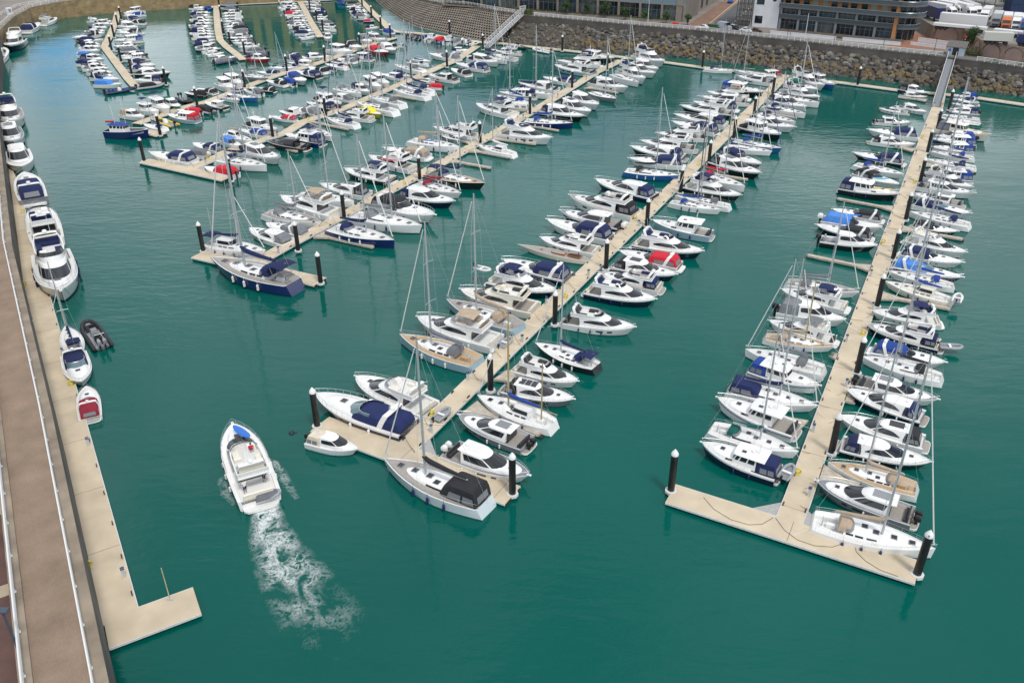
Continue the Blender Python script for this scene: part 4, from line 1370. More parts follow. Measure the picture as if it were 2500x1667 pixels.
# ------------------------------------------------------------------ service pedestals, hose reels, ring stations along the walkways
mb = MB(); mb.box(-.14, .14, -.14, .14, 0, .95, 0, .03); ped_me = mb.mesh('pedestal_body', [mat('pedestal_grey', (.50, .52, .53), .5)])
mb = MB(); mb.box(-.17, .17, -.17, .17, .955, 1.12, 0, .05); pedt_me = mb.mesh('pedestal_head', [mat('pedestal_head_blue', (.03, .06, .16), .4)])
mb = MB(); mb.box(-.28, .28, -.2, .2, 0, .12, 0, .02); mb.tube([(0, .26*math.cos(a), .45+.26*math.sin(a)) for a in [2*math.pi*k/12 for k in range(13)]], .09, 6, 0, False); hose_me = mb.mesh('hose_reel', [mat('hose_yellow', (.62, .52, .05), .5)])
mb = MB(); mb.box(-.05, .05, -.3, .3, 0, .10, 0, .02); mb.tube([(0, -.3, .1), (0, -.12, .16), (0, .12, .16), (0, .3, .1)], .05, 5); cleat_me = mb.mesh('mooring_cleat', [BLACK])


def along(W, d):
    for i in range(len(W)-1):
        s = (W[i+1]-W[i]).length
        if d <= s: return W[i]+(W[i+1]-W[i])*(d/s), (W[i+1]-W[i]).normalized()
        d -= s
    return None, None


for key in ('P1', 'P2', 'P3', 'P4', 'P5', 'Q'):
    W = PTW[key][::-1]; wd = PT[key][2]; d = 5.0; k = 0
    while True:
        p, t = along(W, d)
        if p is None: break
        n = Vector((-t.y, t.x, 0)); s = 1 if (k % 2) else -1
        q = p+n*s*(wd/2-.35); d += 11.5; k += 1; a = math.atan2(t.y, t.x)
        lab = ORD[k] if k < len(ORD) else 'last'
        r = thing('service_pedestal', f'grey pedestal with blue head, {lab} from near end of the {PT[key][0]}', 'service pedestal', (q.x, q.y, DECK), a, 'service pedestals on the pontoons')
        obj('pedestal_body', ped_me, r); obj('pedestal_head', pedt_me, r)
        if k % 3 == 1:
            q = p-n*s*(wd/2-.4)+t*3.0
            o = obj('hose_reel', hose_me, None, (q.x, q.y, DECK+.004), a); tag(o, f'yellow coiled hose, {ORD[k//3+1]} from near end of the {PT[key][0]}', 'hose reel', 'yellow hose coils on the pontoons')
    d = 2.5; k = 0
    while key in ('P3', 'P4', 'P5', 'Q') and k < 20:
        p, t = along(W, d)
        if p is None: break
        n = Vector((-t.y, t.x, 0)); d += 5.3; k += 1
        for s, sn in ((1, 'one'), (-1, 'other')):
            q = p+n*s*(wd/2-.14)
            o = obj('mooring_cleat', cleat_me, None, (q.x, q.y, DECK+.002), math.atan2(t.y, t.x)-math.pi/2)
            tag(o, f'black mooring cleat, {ORD[k]} from near end, {"left" if (n*s).x < 0 else "right"} edge of {PT[key][0]}', 'mooring cleat', 'mooring cleats along the pontoon edges')
# tide staff on the quayside pontoon
p = at(415, 1462, DECK); t = thing('depth_pole', 'thin yellow pole standing at the edge of the quayside pontoon arm', 'pole', p)
mb = MB(); mb.tube([(0, 0, -.4), (0, 0, 3.7)], .045, 6); part('pole', mb, [mat('pole_yellow', (.50, .45, .26), .5)], t); mb = MB(); mb.box(-.3, .3, -.12, .12, -.1, .1); part('bracket', mb, [STEEL], t)
# small dark mooring buoy afloat
p = at(712, 1057, 0); mb = MB(); mb.ball((0, 0, .05), .34, 0, 10, 6, .6); mb.ball((.4, .1, .0), .2, 0, 8, 5, .5); o = part('mooring_float', mb, [RUBBER]); o.location = p; tag(o, 'small dark float alone on open water beside the motoring yacht', 'float')

# ------------------------------------------------------------------ berth the boats
KIND = {'F': ('flybridge_yacht', 'flybridge yacht', 'motor yachts'), 'C': ('sports_cruiser', 'sports cruiser', 'sports cruisers'), 'H': ('hardtop_cruiser', 'hardtop cruiser', 'hardtop cruisers'),
        'W': ('wheelhouse_boat', 'wheelhouse boat', 'wheelhouse boats'), 'D': ('day_boat', 'day boat', 'small day boats'), 'R': ('inflatable_boat', 'inflatable boat', 'rigid inflatables'),
        'S': ('sailing_yacht', 'sailing yacht', 'sailing yachts'), 'V': ('fishing_boat', 'fishing boat', 'fishing boats'), 'K': ('classic_yacht', 'classic yacht hull', 'classic yachts')}
CNAME = {'n': 'navy', 'b': 'blue', 'k': 'black', 'g': 'grey', 't': 'tan', 'r': 'red', 'm': 'maroon', 'e': 'green', 'w': 'white', 'c': 'cream', 'y': 'yellow', 'B': 'pale-blue'}
HNAME = {'w': 'white', 'c': 'cream', 'n': 'white-and-navy', 'N': 'blue', 'k': 'white-and-black', 'K': 'charcoal', 'b': 'mid-blue', 'l': 'pale-blue', 'p': 'ice-white', 'g': 'grey', 'r': 'red', 'e': 'green', 'y': 'yellow'}
BUILD = {'F': boat_F, 'C': boat_C, 'H': boat_H, 'W': boat_W, 'D': boat_D, 'R': boat_R, 'S': boat_S, 'V': boat_V, 'K': boat_K}
CACHE = {}
BOATS = []


def instance(parts, par, lod):
    for nm, me, lv, kids in parts:
        if lv > lod: continue
        o = obj(nm, me, par)
        for kn, km, kl, kk in kids:
            if kl <= lod: obj(kn, km, o)


rows = []; hdr = None
for ln in BERTHS.strip().splitlines():
    q = ln.split()
    if q[0][0] == '@': hdr = (q[0][1:], q[1], float(q[2]), float(q[3]), float(q[4])); continue
    ox, oy, sc = hdr[2:]
    rows.append((hdr[0], hdr[1], q[0], ox+float(q[1])/sc, oy+float(q[2])/sc, ox+float(q[3])/sc, oy+float(q[4])/sc, q[5], q[6], q[7:]))
ZB = {'F': (2.0, .7), 'C': (1.55, .6), 'H': (1.8, .7), 'W': (1.9, .8), 'D': (1.05, .6), 'R': (.7, .45), 'S': (1.42, 1.0), 'V': (2.5, 1.6), 'K': (1.15, .85)}
NOM = {'F': 14.5, 'C': 11.5, 'H': 13.2, 'W': 11.0, 'D': 6.8, 'R': 7.0, 'S': 12.0, 'V': 12.0, 'K': 15.0}
PLACED = []
for (pt, side, kd, bx, by, sx, sy, hc, cc, opts) in rows:
    s = 1.0
    for _ in range(3):
        b = at(bx, by, ZB[kd][0]*s); e = at(sx, sy, ZB[kd][1]*s); d = (b-e); d.z = 0; s = d.length/NOM[kd]
    s = min(1.7, max(.5, s)); c = (b+e)/2
    px = math.hypot(bx-sx, by-sy)
    s = min(s, {'D': 10.5, 'R': 9.2, 'W': 14.5, 'H': 17.5, 'C': 17.0, 'F': 20, 'S': 20, 'V': 16, 'K': 22}[kd]/NOM[kd]) if by > 420 or pt == 'Q' else min(s, {'D': 9, 'R': 8.5, 'W': 12.5, 'H': 14.5, 'C': 12.5, 'F': 17, 'S': 14.5, 'V': 16, 'K': 22}[kd]/NOM[kd])
    PLACED.append(dict(pt=pt, side=side, kd=kd, c=Vector((c.x, c.y, 0)), a=math.atan2(d.y, d.x), s=s, hc=hc, cc=cc, opts=opts, px=px))
# order along each side of each pontoon, counted from the near end
for key in set(b['pt'] for b in PLACED):
    for sd_ in 'LRT':
        G = [b for b in PLACED if b['pt'] == key and b['side'] == sd_]
        if key in PTW:
            W = PTW[key][::-1]
            def run(b):
                acc = 0; best = (1e9, 0)
                for i in range(len(W)-1):
                    t = W[i+1]-W[i]; L_ = t.length; u = max(0 if i else -9, min(1, (b['c']-W[i]).xy.dot(t.xy)/L_**2)); dd = (W[i]+t*u-b['c']).xy.length
                    if dd < best[0]: best = (dd, acc+u*L_)
                    acc += L_
                return best[1]
            G.sort(key=run)
        for i, b in enumerate(G): b['rank'] = i+1
# beams: neighbours lying side by side are kept from touching
BEAM = {'F': 4.35, 'C': 3.55, 'H': 3.95, 'W': 3.7, 'D': 2.45, 'R': 2.6, 'S': 3.85, 'V': 4.1, 'K': 2.7}
for b in PLACED: b['yk'] = min(1.08, max(.94, b['s']**-.35))*{'D': 1.0, 'R': 1.0, 'V': 1.0, 'K': 1.0, 'S': 1.07}.get(b['kd'], 1.08)
n_close = 0
for i, p in enumerate(PLACED):
    for q in PLACED[i+1:]:
        d = q['c']-p['c']
        if d.length > 22 or abs(math.sin(p['a']-q['a'])) > .5: continue
        t = Vector((math.cos(p['a']), math.sin(p['a']), 0)); lat = abs(d.x*-t.y+d.y*t.x); lon = abs(d.dot(t))
        if lon > .36*(NOM[p['kd']]*p['s']+NOM[q['kd']]*q['s']): continue
        need = .5*(BEAM[p['kd']]*p['s']*p['yk']+BEAM[q['kd']]*q['s']*q['yk'])+.12
        if lat < need:
            n_close += 1; f = max(.74, lat/need)
            p['yk'] = max(.7, p['yk']*f); q['yk'] = max(.7, q['yk']*f)
            n2 = .5*(BEAM[p['kd']]*p['s']*p['yk']+BEAM[q['kd']]*q['s']*q['yk'])+.1
            if lat < n2:
                nn = Vector((-t.y, t.x, 0)); nn = nn if d.dot(nn) > 0 else -nn; m = min(.7, (n2-lat)/2); q['c'] = q['c']+nn*m; p['c'] = p['c']-nn*m

for b in PLACED:
    kd, hc, cc = b['kd'], b['hc'], b['cc']; v = 0; kw = {}
    root_a = b['a']; s = b['s']
    for o in b['opts']:
        if o[0] == 'v': v = int(o[1])
        elif o in ('tt', 'tg'): kw['teak'] = o[1]
        elif o in ('mt', 'mk'): kw['mastm'] = o[1]
        elif o == 'p': kw['pilot'] = True
        elif o == 'x': kw['nomast'] = True
        elif o == 'z': kw['mizzen'] = True
        elif o == 'e': kw['tent'] = True
        elif o[0] == 'T' and kd == 'S':
            base = b['c']+Vector((math.cos(root_a)*1.05*s, math.sin(root_a)*1.05*s, 1.55*s))
            kw['ratio'] = round(min(1.75, max(.8, mast_height(base, float(o[1:]))/(12*s))), 2)
    if kd != 'S': kw = {}
    key = (kd, hc, cc, v, tuple(sorted(kw.items())))
    if key not in CACHE: CACHE[key] = BUILD[kd](hc, cc, v, **kw)
    parts, L = CACHE[key]
    nm, cat, grp = KIND[kd]
    body = f'{HNAME[hc]} {cat}'
    feat = ''
    if kd == 'S':
        if kw.get('nomast'): feat = ' without a mast'
        elif cc not in '-w': feat = f', {CNAME[cc]} sail cover'
    elif kd == 'F' and cc not in '-w' and v != 1: feat = f' with {CNAME[cc]} canopy'
    elif kd in 'CW' and cc not in '-w': feat = f' with {CNAME[cc]} canopy'
    elif kd == 'H' and cc in 'nbkgr' and v != 1: feat = f' with {CNAME[cc]} aft canopy'
    elif kd == 'D' and cc not in '-w': feat = f' with {CNAME[cc]} cover'
    elif kd == 'R' and cc not in '-w': feat = f' with {CNAME[cc]} covers'
    elif kd == 'V': feat = ' with blue roof'
    elif kd == 'K': feat = ' with teak deck'
    if b['pt'] == 'X': lab = 'white flybridge yacht under way on open water, trailing a foaming wake'
    else:
        pn = PT[b['pt']][0]
        if b['side'] == 'T': lab = f'{body}{feat} alongside the cross head of the {pn}'
        else:
            rk = ORD[b['rank']]
            lab = f'{body}{feat}, {rk} from near end, {"left" if b["side"] == "L" else "right"} of {pn}'
            if b['pt'] == 'Q': lab = f'{body}{feat}, {rk} from near end of the quayside pontoon'
    b['label'] = lab
    r = thing(nm, lab, cat, b['c'], root_a, f'{grp} moored in the marina' if b['pt'] != 'X' else None)
    r.scale = (s, s*b['yk'], s); b['root'] = r
    r.location.z = random.uniform(-.03, .03)
    lod = 2 if b['px'] > 120 else 1 if b['px'] > 62 else 0
    instance(parts, r, lod)
    if b['px'] > 120 and b['pt'] in PTW and kd not in 'R' and b['side'] != 'T':
        # mooring lines from the end that lies against the walkway
        W = PTW[b['pt']]; fw = Vector((math.cos(root_a), math.sin(root_a), 0))*L/2*s
        dist = lambda q: min(((W[i]+(W[i+1]-W[i])*max(0, min(1, (q-W[i]).dot(W[i+1]-W[i])/(W[i+1]-W[i]).length_squared)))-q).xy.length for i in range(len(W)-1))
        db, ds = dist(b['c']+fw), dist(b['c']-fw); e = 1 if db < ds else -1
        if kd != 'K' and min(db, ds) < 6:
            mk = ('rope', kd, e)
            if mk not in CACHE:
                zz = ZB[kd][0] if e > 0 else NOM[kd]*.085; hw = .35 if e > 0 else NOM[kd]*.12; CACHE[mk] = []
                for sg in (1, -1):
                    q = MB(); p0 = Vector((e*L/2*.95, sg*hw, zz)); p1 = Vector((e*(L/2+1.5), sg*(hw+1.0), .55)); q.tube([p0, p0.lerp(p1, .5)-Vector((0, 0, .12)), p1], .022, 4); CACHE[mk].append(q.mesh('mooring_line', [BLACK if sg > 0 else FEND]))
            for me_ in CACHE[mk]: obj('mooring_line', me_, r)
# ------------------------------------------------------------------ water
wm = bpy.data.materials.new('sea_water'); wm.use_nodes = True; nt = wm.node_tree; b = nt.nodes['Principled BSDF']
b.inputs['Roughness'].default_value = .05; b.inputs['IOR'].default_value = 1.333; b.inputs['Specular Tint'].default_value = (.72, .95, 1, 1)


def N(t, nt, **kw):
    n = nt.nodes.new(t)
    for k, v in kw.items():
        if k in n.inputs: n.inputs[k].default_value = v
        else: setattr(n, k, v)
    return n


g = N('ShaderNodeNewGeometry', nt)
mp = N('ShaderNodeMapping', nt); mp.inputs['Scale'].default_value = (.4, 1.0, 1); mp.inputs['Rotation'].default_value = (0, 0, .35)
nt.links.new(g.outputs['Position'], mp.inputs['Vector'])
n1 = N('ShaderNodeTexNoise', nt, Scale=.95, Detail=5.0); n1b = N('ShaderNodeTexNoise', nt, Scale=.16, Detail=2.0)
n2 = N('ShaderNodeTexNoise', nt, Scale=.022, Detail=4.0); n3 = N('ShaderNodeTexNoise', nt, Scale=.010, Detail=4.0)
for n in (n1, n1b): nt.links.new(mp.outputs['Vector'], n.inputs['Vector'])
for n in (n2, n3): nt.links.new(g.outputs['Position'], n.inputs['Vector'])
mr = N('ShaderNodeMapRange', nt); mr.inputs['From Min'].default_value = .38; mr.inputs['From Max'].default_value = .62; mr.inputs['To Min'].default_value = .22; mr.inputs['To Max'].default_value = .75
nt.links.new(n2.outputs['Fac'], mr.inputs['Value'])
bp = N('ShaderNodeBump', nt, Distance=.10); nt.links.new(mr.outputs['Result'], bp.inputs['Strength']); nt.links.new(n1.outputs['Fac'], bp.inputs['Height'])
bp2 = N('ShaderNodeBump', nt, Distance=.35, Strength=.30); nt.links.new(n1b.outputs['Fac'], bp2.inputs['Height']); nt.links.new(bp.outputs['Normal'], bp2.inputs['Normal'])
nt.links.new(bp2.outputs['Normal'], b.inputs['Normal'])
cr = N('ShaderNodeValToRGB', nt); cr.color_ramp.elements[0].position = .35; cr.color_ramp.elements[1].position = .65
cr.color_ramp.elements[0].color = (.0, .074, .060, 1); cr.color_ramp.elements[1].color = (.0, .096, .077, 1)
nt.links.new(n3.outputs['Fac'], cr.inputs['Fac']); nt.links.new(cr.outputs['Color'], b.inputs['Base Color'])
mb = MB(); mb.add([(-700, -120, 0), (700, -120, 0), (700, 900, 0), (-700, 900, 0)], [(0, 1, 2, 3)])
struct('water', mb, [wm])

# ------------------------------------------------------------------ land: one level sheet from the quay edge out to the horizon
QZ = 6.5
V2 = lambda x, y: Vector((x, y, 0))
QUAY = [V2(-10, -5), V2(-20.3, 25), V2(-28.5, 39.7), V2(-48.7, 73.9), V2(-75.3, 117.8), V2(-130, 216), V2(-176, 306)]
STONE = [V2(-176, 306), V2(-186, 335), V2(-191, 358), V2(-186, 376), V2(-171, 388), V2(-142, 400), V2(-122.6, 407.5), V2(-105, 413), V2(-82, 421)]
HONEY = [V2(-82, 421), V2(-60, 434), V2(-46, 395), V2(-37.2, 374.1), V2(-27.7, 361.6), V2(-16.9, 355.3), V2(-8.1, 344.9), V2(1.3, 335.2)]
ROCK = [V2(1.3, 335.2), V2(8.5, 330.2), V2(36.6, 313), V2(62.6, 298.2), V2(85.6, 281.8), V2(106.2, 266.3), V2(125.1, 252.9), V2(140.6, 238.4), V2(200, 192), V2(330, 92)]
EDGE_ALL = QUAY+STONE[1:]+HONEY[1:]+ROCK[1:]
cen = V2(20, 205)
PAVE = mat('promenade_paving', (.21, .185, .16), .9, var=.18, scale=.15)
mb = MB(); mb.strip([(p.x, p.y, QZ) for p in EDGE_ALL], [(*(cen+(p-cen).normalized()*1400).xy, QZ) for p in EDGE_ALL]); struct('ground', mb, [PAVE])


def brickmat(name, c1, c2, cm, sc, w=.5, h=.25, rough=.9, mortar=.02, var=.25):
    m = bpy.data.materials.new(name); m.use_nodes = True; nt = m.node_tree; b = nt.nodes['Principled BSDF']; b.inputs['Roughness'].default_value = rough
    u = N('ShaderNodeUVMap', nt); br = N('ShaderNodeTexBrick', nt, Scale=sc); br.inputs['Color1'].default_value = (*c1, 1); br.inputs['Color2'].default_value = (*c2, 1); br.inputs['Mortar'].default_value = (*cm, 1)
    br.inputs['Mortar Size'].default_value = mortar; br.inputs['Brick Width'].default_value = w; br.inputs['Row Height'].default_value = h; br.inputs['Bias'].default_value = 0
    n = N('ShaderNodeTexNoise', nt, Scale=.35, Detail=6.0); mx = N('ShaderNodeMix', nt, data_type='RGBA', blend_type='MULTIPLY'); mx.inputs[0].default_value = 1
    r = N('ShaderNodeValToRGB', nt); r.color_ramp.elements[0].position = .3; r.color_ramp.elements[1].position = .7; r.color_ramp.elements[0].color = (1-var, 1-var, 1-var, 1); r.color_ramp.elements[1].color = (1, 1, 1, 1)
    nt.links.new(u.outputs['UV'], br.inputs['Vector']); nt.links.new(u.outputs['UV'], n.inputs['Vector']); nt.links.new(n.outputs['Fac'], r.inputs['Fac'])
    nt.links.new(br.outputs['Color'], mx.inputs[6]); nt.links.new(r.outputs['Color'], mx.inputs[7]); nt.links.new(mx.outputs[2], b.inputs['Base Color'])
    return m


def uvstrip(name, A, B, mats, matidx=0, parent=None, subdiv=4.0):
    """sheet between lines A (bottom) and B (top) with UVs in metres"""
    me = bpy.data.meshes.new(name); n = len(A); vs = [tuple(p) for p in A]+[tuple(p) for p in B]
    me.from_pydata(vs, [], [(i, i+1, n+i+1, n+i) for i in range(n-1)])
    for m in mats: me.materials.append(m)
    uv = me.uv_layers.new(); d = [0]
    for i in range(n-1): d.append(d[-1]+(Vector(A[i+1])-Vector(A[i])).length)
    hh = [(Vector(B[i])-Vector(A[i])).length for i in range(n)]
    for f in me.polygons:
        for li, vi in zip(f.loop_indices, f.vertices): uv.data[li].uv = (d[vi % n], hh[vi % n] if vi >= n else 0)
    me.update(); return obj(name, me, parent)


def wall(name, label, line, z0, z1, th, mats, cap=None, cat='wall'):
    """a wall of real thickness: face sheet on the water side, coping along the top"""
    t = thing(name, label, cat)
    uvstrip('wall_face', [(*p.xy, z0) for p in line], [(*p.xy, z1) for p in line], mats, 0, t)
    out = offset(line, th); mb = MB()
    o2 = offset(line, -.06)
    mb.loft([[(*a.xy, z1+.05), (*b.xy, z1+.05), (*b.xy, z1-.25), (*a.xy, z1-.25)] for a, b in zip(o2, out)], 0, cap0=True)
    part('coping', mb, [cap or CONCW], t)
    return t


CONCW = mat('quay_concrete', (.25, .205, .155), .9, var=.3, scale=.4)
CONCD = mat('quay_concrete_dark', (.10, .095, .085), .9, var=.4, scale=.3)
SANDST = brickmat('sandstone_blocks', (.40, .30, .16), (.33, .235, .12), (.16, .12, .07), 1.0, 1.6, .75, mortar=.03, var=.45)
# water-facing side of each line is to its right when walked this way; offset(+) goes inland
inl = 1 if (offset(QUAY, 1)[3]-cen).length > (QUAY[3]-cen).length else -1
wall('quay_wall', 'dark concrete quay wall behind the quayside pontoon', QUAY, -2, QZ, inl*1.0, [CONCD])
wall('stone_wall', 'sandy stone block wall curving along the far harbour edge', STONE, -2, QZ, inl*1.0, [SANDST])
# brick promenade and lower terrace on the quay
PAVB = brickmat('brick_paving', (.31, .225, .16), (.28, .20, .145), (.20, .15, .11), 4.0, .9, .45, mortar=.03, var=.3)
q1 = offset(QUAY, inl*1.0); q2 = offset(QUAY, inl*4.5); q3 = offset(QUAY, inl*5.4); q4 = offset(QUAY, inl*24)
o = uvstrip('promenade', [(*p.xy, QZ+.012) for p in q1], [(*p.xy, QZ+.012) for p in q2], [PAVB]); tag(o, kind='structure')
MAROON = mat('terrace_maroon', (.095, .05, .042), .9, var=.25, scale=.5)
o = uvstrip('terrace_paving', [(*p.xy, QZ+.006) for p in q3], [(*p.xy, QZ+.006) for p in q4], [MAROON]); tag(o, kind='structure')
mb = MB(); mb.loft([[(*a.xy, QZ+.25), (*c.xy, QZ+.25), (*c.xy, QZ-.1), (*a.xy, QZ-.1)] for a, c in zip(q2, q3)], 0, cap0=True)
t = thing('kerb_wall', 'low pale kerb wall between the brick promenade and the maroon terrace', 'kerb'); part('kerb', mb, [CONCW], t)
mb = MB(); W3 = q3
for d in [6+11*k for k in range(14)]:
    p, tt = along(q3, d)
    if p is None: break
    n = Vector((-tt.y, tt.x, 0))*inl; c = [p+n*.05-tt*.7, p+n*14-tt*.7, p+n*14+tt*.7, p+n*.05+tt*.7]; mb.add([(*v.xy, QZ+.010) for v in c], [(0, 1, 2, 3)])
o = part('path', mb, [mat('terrace_band', (.36, .29, .21), .9, var=.15, scale=.5)]); tag(o, kind='structure')

# ------------------------------------------------------------------ white railings
RAILW = mat('railing_white', (.72, .72, .71), .5)
pm = MB(); pm.tube([(0, 0, 0), (0, 0, 1.15)], .075, 5); pm.box(-.12, .12, -.12, .12, 0, .05); post_me = pm.mesh('railing_post', [RAILW])


def railing(label, line, z, step=2.0):
    t = thing('railing', label, 'railing', group='white promenade railings'); L = sum((line[i+1]-line[i]).length for i in range(len(line)-1))
    step = max(step, L/98)
    fine = []
    d = .2
    while True:
        p, tt = along(line, d)
        if p is None: break
        obj('railing_post', post_me, t, (p.x, p.y, z), math.atan2(tt.y, tt.x)); d += step
    for i, h in enumerate((1.12, .78, .42)):
        mb = MB(); mb.tube([(*p.xy, z+h) for p in line], .075 if i == 0 else .05, 5); part('rail', mb, [RAILW], t)
    return t


railing('long white railing along the water edge of the brick promenade', offset(QUAY, inl*.85)+offset(STONE, inl*.85)[1:5], QZ+.05)
railing('second white railing along the terrace edge of the brick promenade', offset(QUAY, inl*5.0)+offset(STONE, inl*5.0)[1:5], QZ+.25)
railing('white railing along the top of the honeycomb slope', offset(HONEY, inl*.8)[2:], QZ+.3)
railing('white railing along the road above the rock slope', [offset(ROCK, inl*.5)[i] for i in range(1, 7)], QZ+.05)
railing('white railing beyond the grey roofed hut', [at(2383, 149, QZ), at(2500, 166, QZ), V2(205, 197)], QZ+.05)

# ------------------------------------------------------------------ honeycomb revetment
foot = [V2(-80, 420), V2(-63.9, 423.6), V2(-55.3, 394.4), V2(-44.8, 363.5), V2(-37.2, 346.8), V2(-26, 333), V2(-12.4, 318.5), V2(-2, 311)]


def resample(L, n):
    T = sum((L[i+1]-L[i]).length for i in range(len(L)-1)); return [along(L, min(T*.9999, T*i/n))[0] for i in range(n+1)]


NU, NV = 104, 13
fo, to = resample(foot, NU*2), resample(HONEY[1:], NU*2)
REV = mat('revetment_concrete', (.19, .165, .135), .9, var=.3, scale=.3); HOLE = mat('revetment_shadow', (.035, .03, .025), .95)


def rp(u, v):
    i = min(len(fo)-1, max(0, int(round(u*2)))); a = fo[i]; c = to[i]
    p = a+(c-a)*v; return Vector((p.x, p.y, -.6+(QZ+.5)*v**.9))


t = thing('sea_slope', 'curved concrete slope pierced by a honeycomb of holes below the road', 'revetment'); mb = MB()
for j in range(NV):
    off = .5 if j % 2 else 0
    for i in range(NU):
        u0, u1 = i+off, i+1+off
        if u1 > NU: continue
        v0, v1 = j/NV, (j+1)/NV
        O = [rp(u0, v0), rp((u0+u1)/2, v0), rp(u1, v0), rp(u1, (v0+v1)/2), rp(u1, v1), rp((u0+u1)/2, v1), rp(u0, v1), rp(u0, (v0+v1)/2)]
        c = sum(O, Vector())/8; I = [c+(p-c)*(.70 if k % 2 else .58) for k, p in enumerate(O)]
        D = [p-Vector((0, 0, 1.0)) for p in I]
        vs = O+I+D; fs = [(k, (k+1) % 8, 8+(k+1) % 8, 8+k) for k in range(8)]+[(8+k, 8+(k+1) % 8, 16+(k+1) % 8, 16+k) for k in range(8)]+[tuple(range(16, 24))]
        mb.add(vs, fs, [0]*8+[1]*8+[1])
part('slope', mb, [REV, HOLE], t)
cp = offset(HONEY, -inl*.2); cq = offset(HONEY, inl*1.0); mb = MB(); mb.loft([[(*a.xy, QZ+.3), (*c.xy, QZ+.3), (*c.xy, QZ-.6), (*a.xy, QZ-.6)] for a, c in zip(cp, cq)], 0, cap0=True); part('coping', mb, [CONCD], t)
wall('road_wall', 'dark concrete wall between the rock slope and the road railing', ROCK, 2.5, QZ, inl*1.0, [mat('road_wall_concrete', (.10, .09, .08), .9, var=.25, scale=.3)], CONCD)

# ------------------------------------------------------------------ rock armour
rfoot = [V2(-2, 311), V2(11.7, 304.8), V2(22.2, 298.7), V2(47.9, 289), V2(63.7, 281.3), V2(80.5, 270.4), V2(95.4, 257.9), V2(111.8, 248.5), V2(126.6, 239.6), V2(140.3, 232), V2(196, 186), V2(320, 86)]
A = [Vector((*p.xy, -.6)) for p in resample(rfoot, 60)]; Bq = [Vector((*p.xy, 4.0)) for p in resample(ROCK, 60)]
EARTH = mat('slope_earth', (.07, .062, .05), .95, var=.3, scale=.5)
o = uvstrip('rock_bank', A, Bq, [EARTH]); tag(o, kind='structure')
ROCKM = []
for k, (c, vv) in enumerate((((.10, .094, .086), .3), ((.145, .134, .117), .3), ((.12, .098, .068), .3), ((.165, .12, .052), .35), ((.065, .061, .058), .3), ((.19, .178, .165), .25))): ROCKM.append(mat('rock_%s' % ('grey', 'pale', 'brown', 'ochre', 'dark', 'light')[k], c, .92, var=vv, scale=1.2))
rng = random.Random(11)


def rock(mb, c, r, m):
    n = 7; ax = Vector((rng.uniform(-1, 1), rng.uniform(-1, 1), rng.uniform(-1, 1))).normalized(); rot = Matrix.Rotation(rng.uniform(0, 6.28), 3, ax); rings = []
    sc = Vector((rng.uniform(.8, 1.35), rng.uniform(.7, 1.1), rng.uniform(.55, .9)))
    for i, (zz, rr) in enumerate(((-1, .35), (-.55, .95), (.15, 1.02), (.7, .75), (1, .3))):
        rings.append([c+rot @ Vector((r*rr*sc.x*math.cos(6.283*k/n+i*.3)*rng.uniform(.78, 1.15), r*rr*sc.y*math.sin(6.283*k/n+i*.3)*rng.uniform(.78, 1.15), r*sc.z*zz*rng.uniform(.85, 1.1))) for k in range(n)])
    mb.loft(rings, m, cap0=True)


rocks = []
for i in range(3800):
    u = rng.random(); v = rng.random()
    p, _t = along([Vector((*q.xy, 0)) for q in A], u*360); 
    if p is None: continue
    # matching upper point
    k = min(range(61), key=lambda j: (A[j].xy-p.xy).length); top = Bq[k]+(p-Vector((*A[k].xy, 0)))
    c = Vector((p.x, p.y, -.5)).lerp(Vector((top.x, top.y, 4.1)), v)
    px, py = to_px(c)
    if not (1195 < px < 2560): continue
    small = px < 1420
    r = (rng.uniform(.28, .6) if small and rng.random() < .8 else rng.uniform(.45, 1.05))
    h = v+rng.uniform(-.08, .08)
    m = rng.choice([2, 0, 1, 5, 2]) if small else rng.choice([3, 3, 2, 2, 0]) if .2 < h < .5 else rng.choice([0, 0, 4, 1, 5, 4, 2]) if h >= .5 else rng.choice([4, 2, 0, 2, 1])
    rocks.append((c+Vector((0, 0, r*.25)), r, m, px, py))
rocks.sort(key=lambda q: -q[1]/(q[0]-EYE).length)
for c, r, m, px, py in rocks[:270]:
    mb = MB(); rock(mb, Vector(), r, 0); o = part('boulder', mb, [ROCKM[m]], None, 20); o.location = c
    tag(o, 'large rough boulder in the rock slope below the road wall', 'boulder', 'boulders of the rock slope')
mb = MB()
for c, r, m, px, py in rocks[270:]: rock(mb, c, r, m)
o = part('rubble', mb, ROCKM, None, 20); tag(o, 'smaller grey and ochre rocks filling the slope below the road wall', 'rubble', None, 'stuff')

# ------------------------------------------------------------------ plants
LEAF = [mat('leaf_dark', (.028, .060, .016), .7), mat('leaf_mid', (.048, .098, .022), .7), mat('leaf_olive', (.105, .115, .025), .75)]
BARK = mat('bark', (.09, .07, .05), .9, var=.3)


def crown(rx, rz, zc, n, mi, leaf=.22, seed=0):
    r = random.Random(seed); mb = MB(); cl = [(Vector((r.gauss(0, .45)*rx, r.gauss(0, .45)*rx, zc+r.gauss(0, .42)*rz)), r.uniform(.35, .6)*rx) for _ in range(14)]
    for _ in range(n):
        c, q = r.choice(cl); d = Vector((r.gauss(0, 1), r.gauss(0, 1), r.gauss(0, 1))).normalized()*q*r.random()**.4; p = c+d
        a = Vector((r.gauss(0, 1), r.gauss(0, 1), r.gauss(0, 1))).normalized()*leaf*r.uniform(.6, 1.3); b_ = a.cross(d+Vector((.01, .02, .3))).normalized()*leaf*.6
        mb.add([p-a, p+b_, p+a, p-b_], [(0, 1, 2, 3)], r.choice(mi))
    return mb


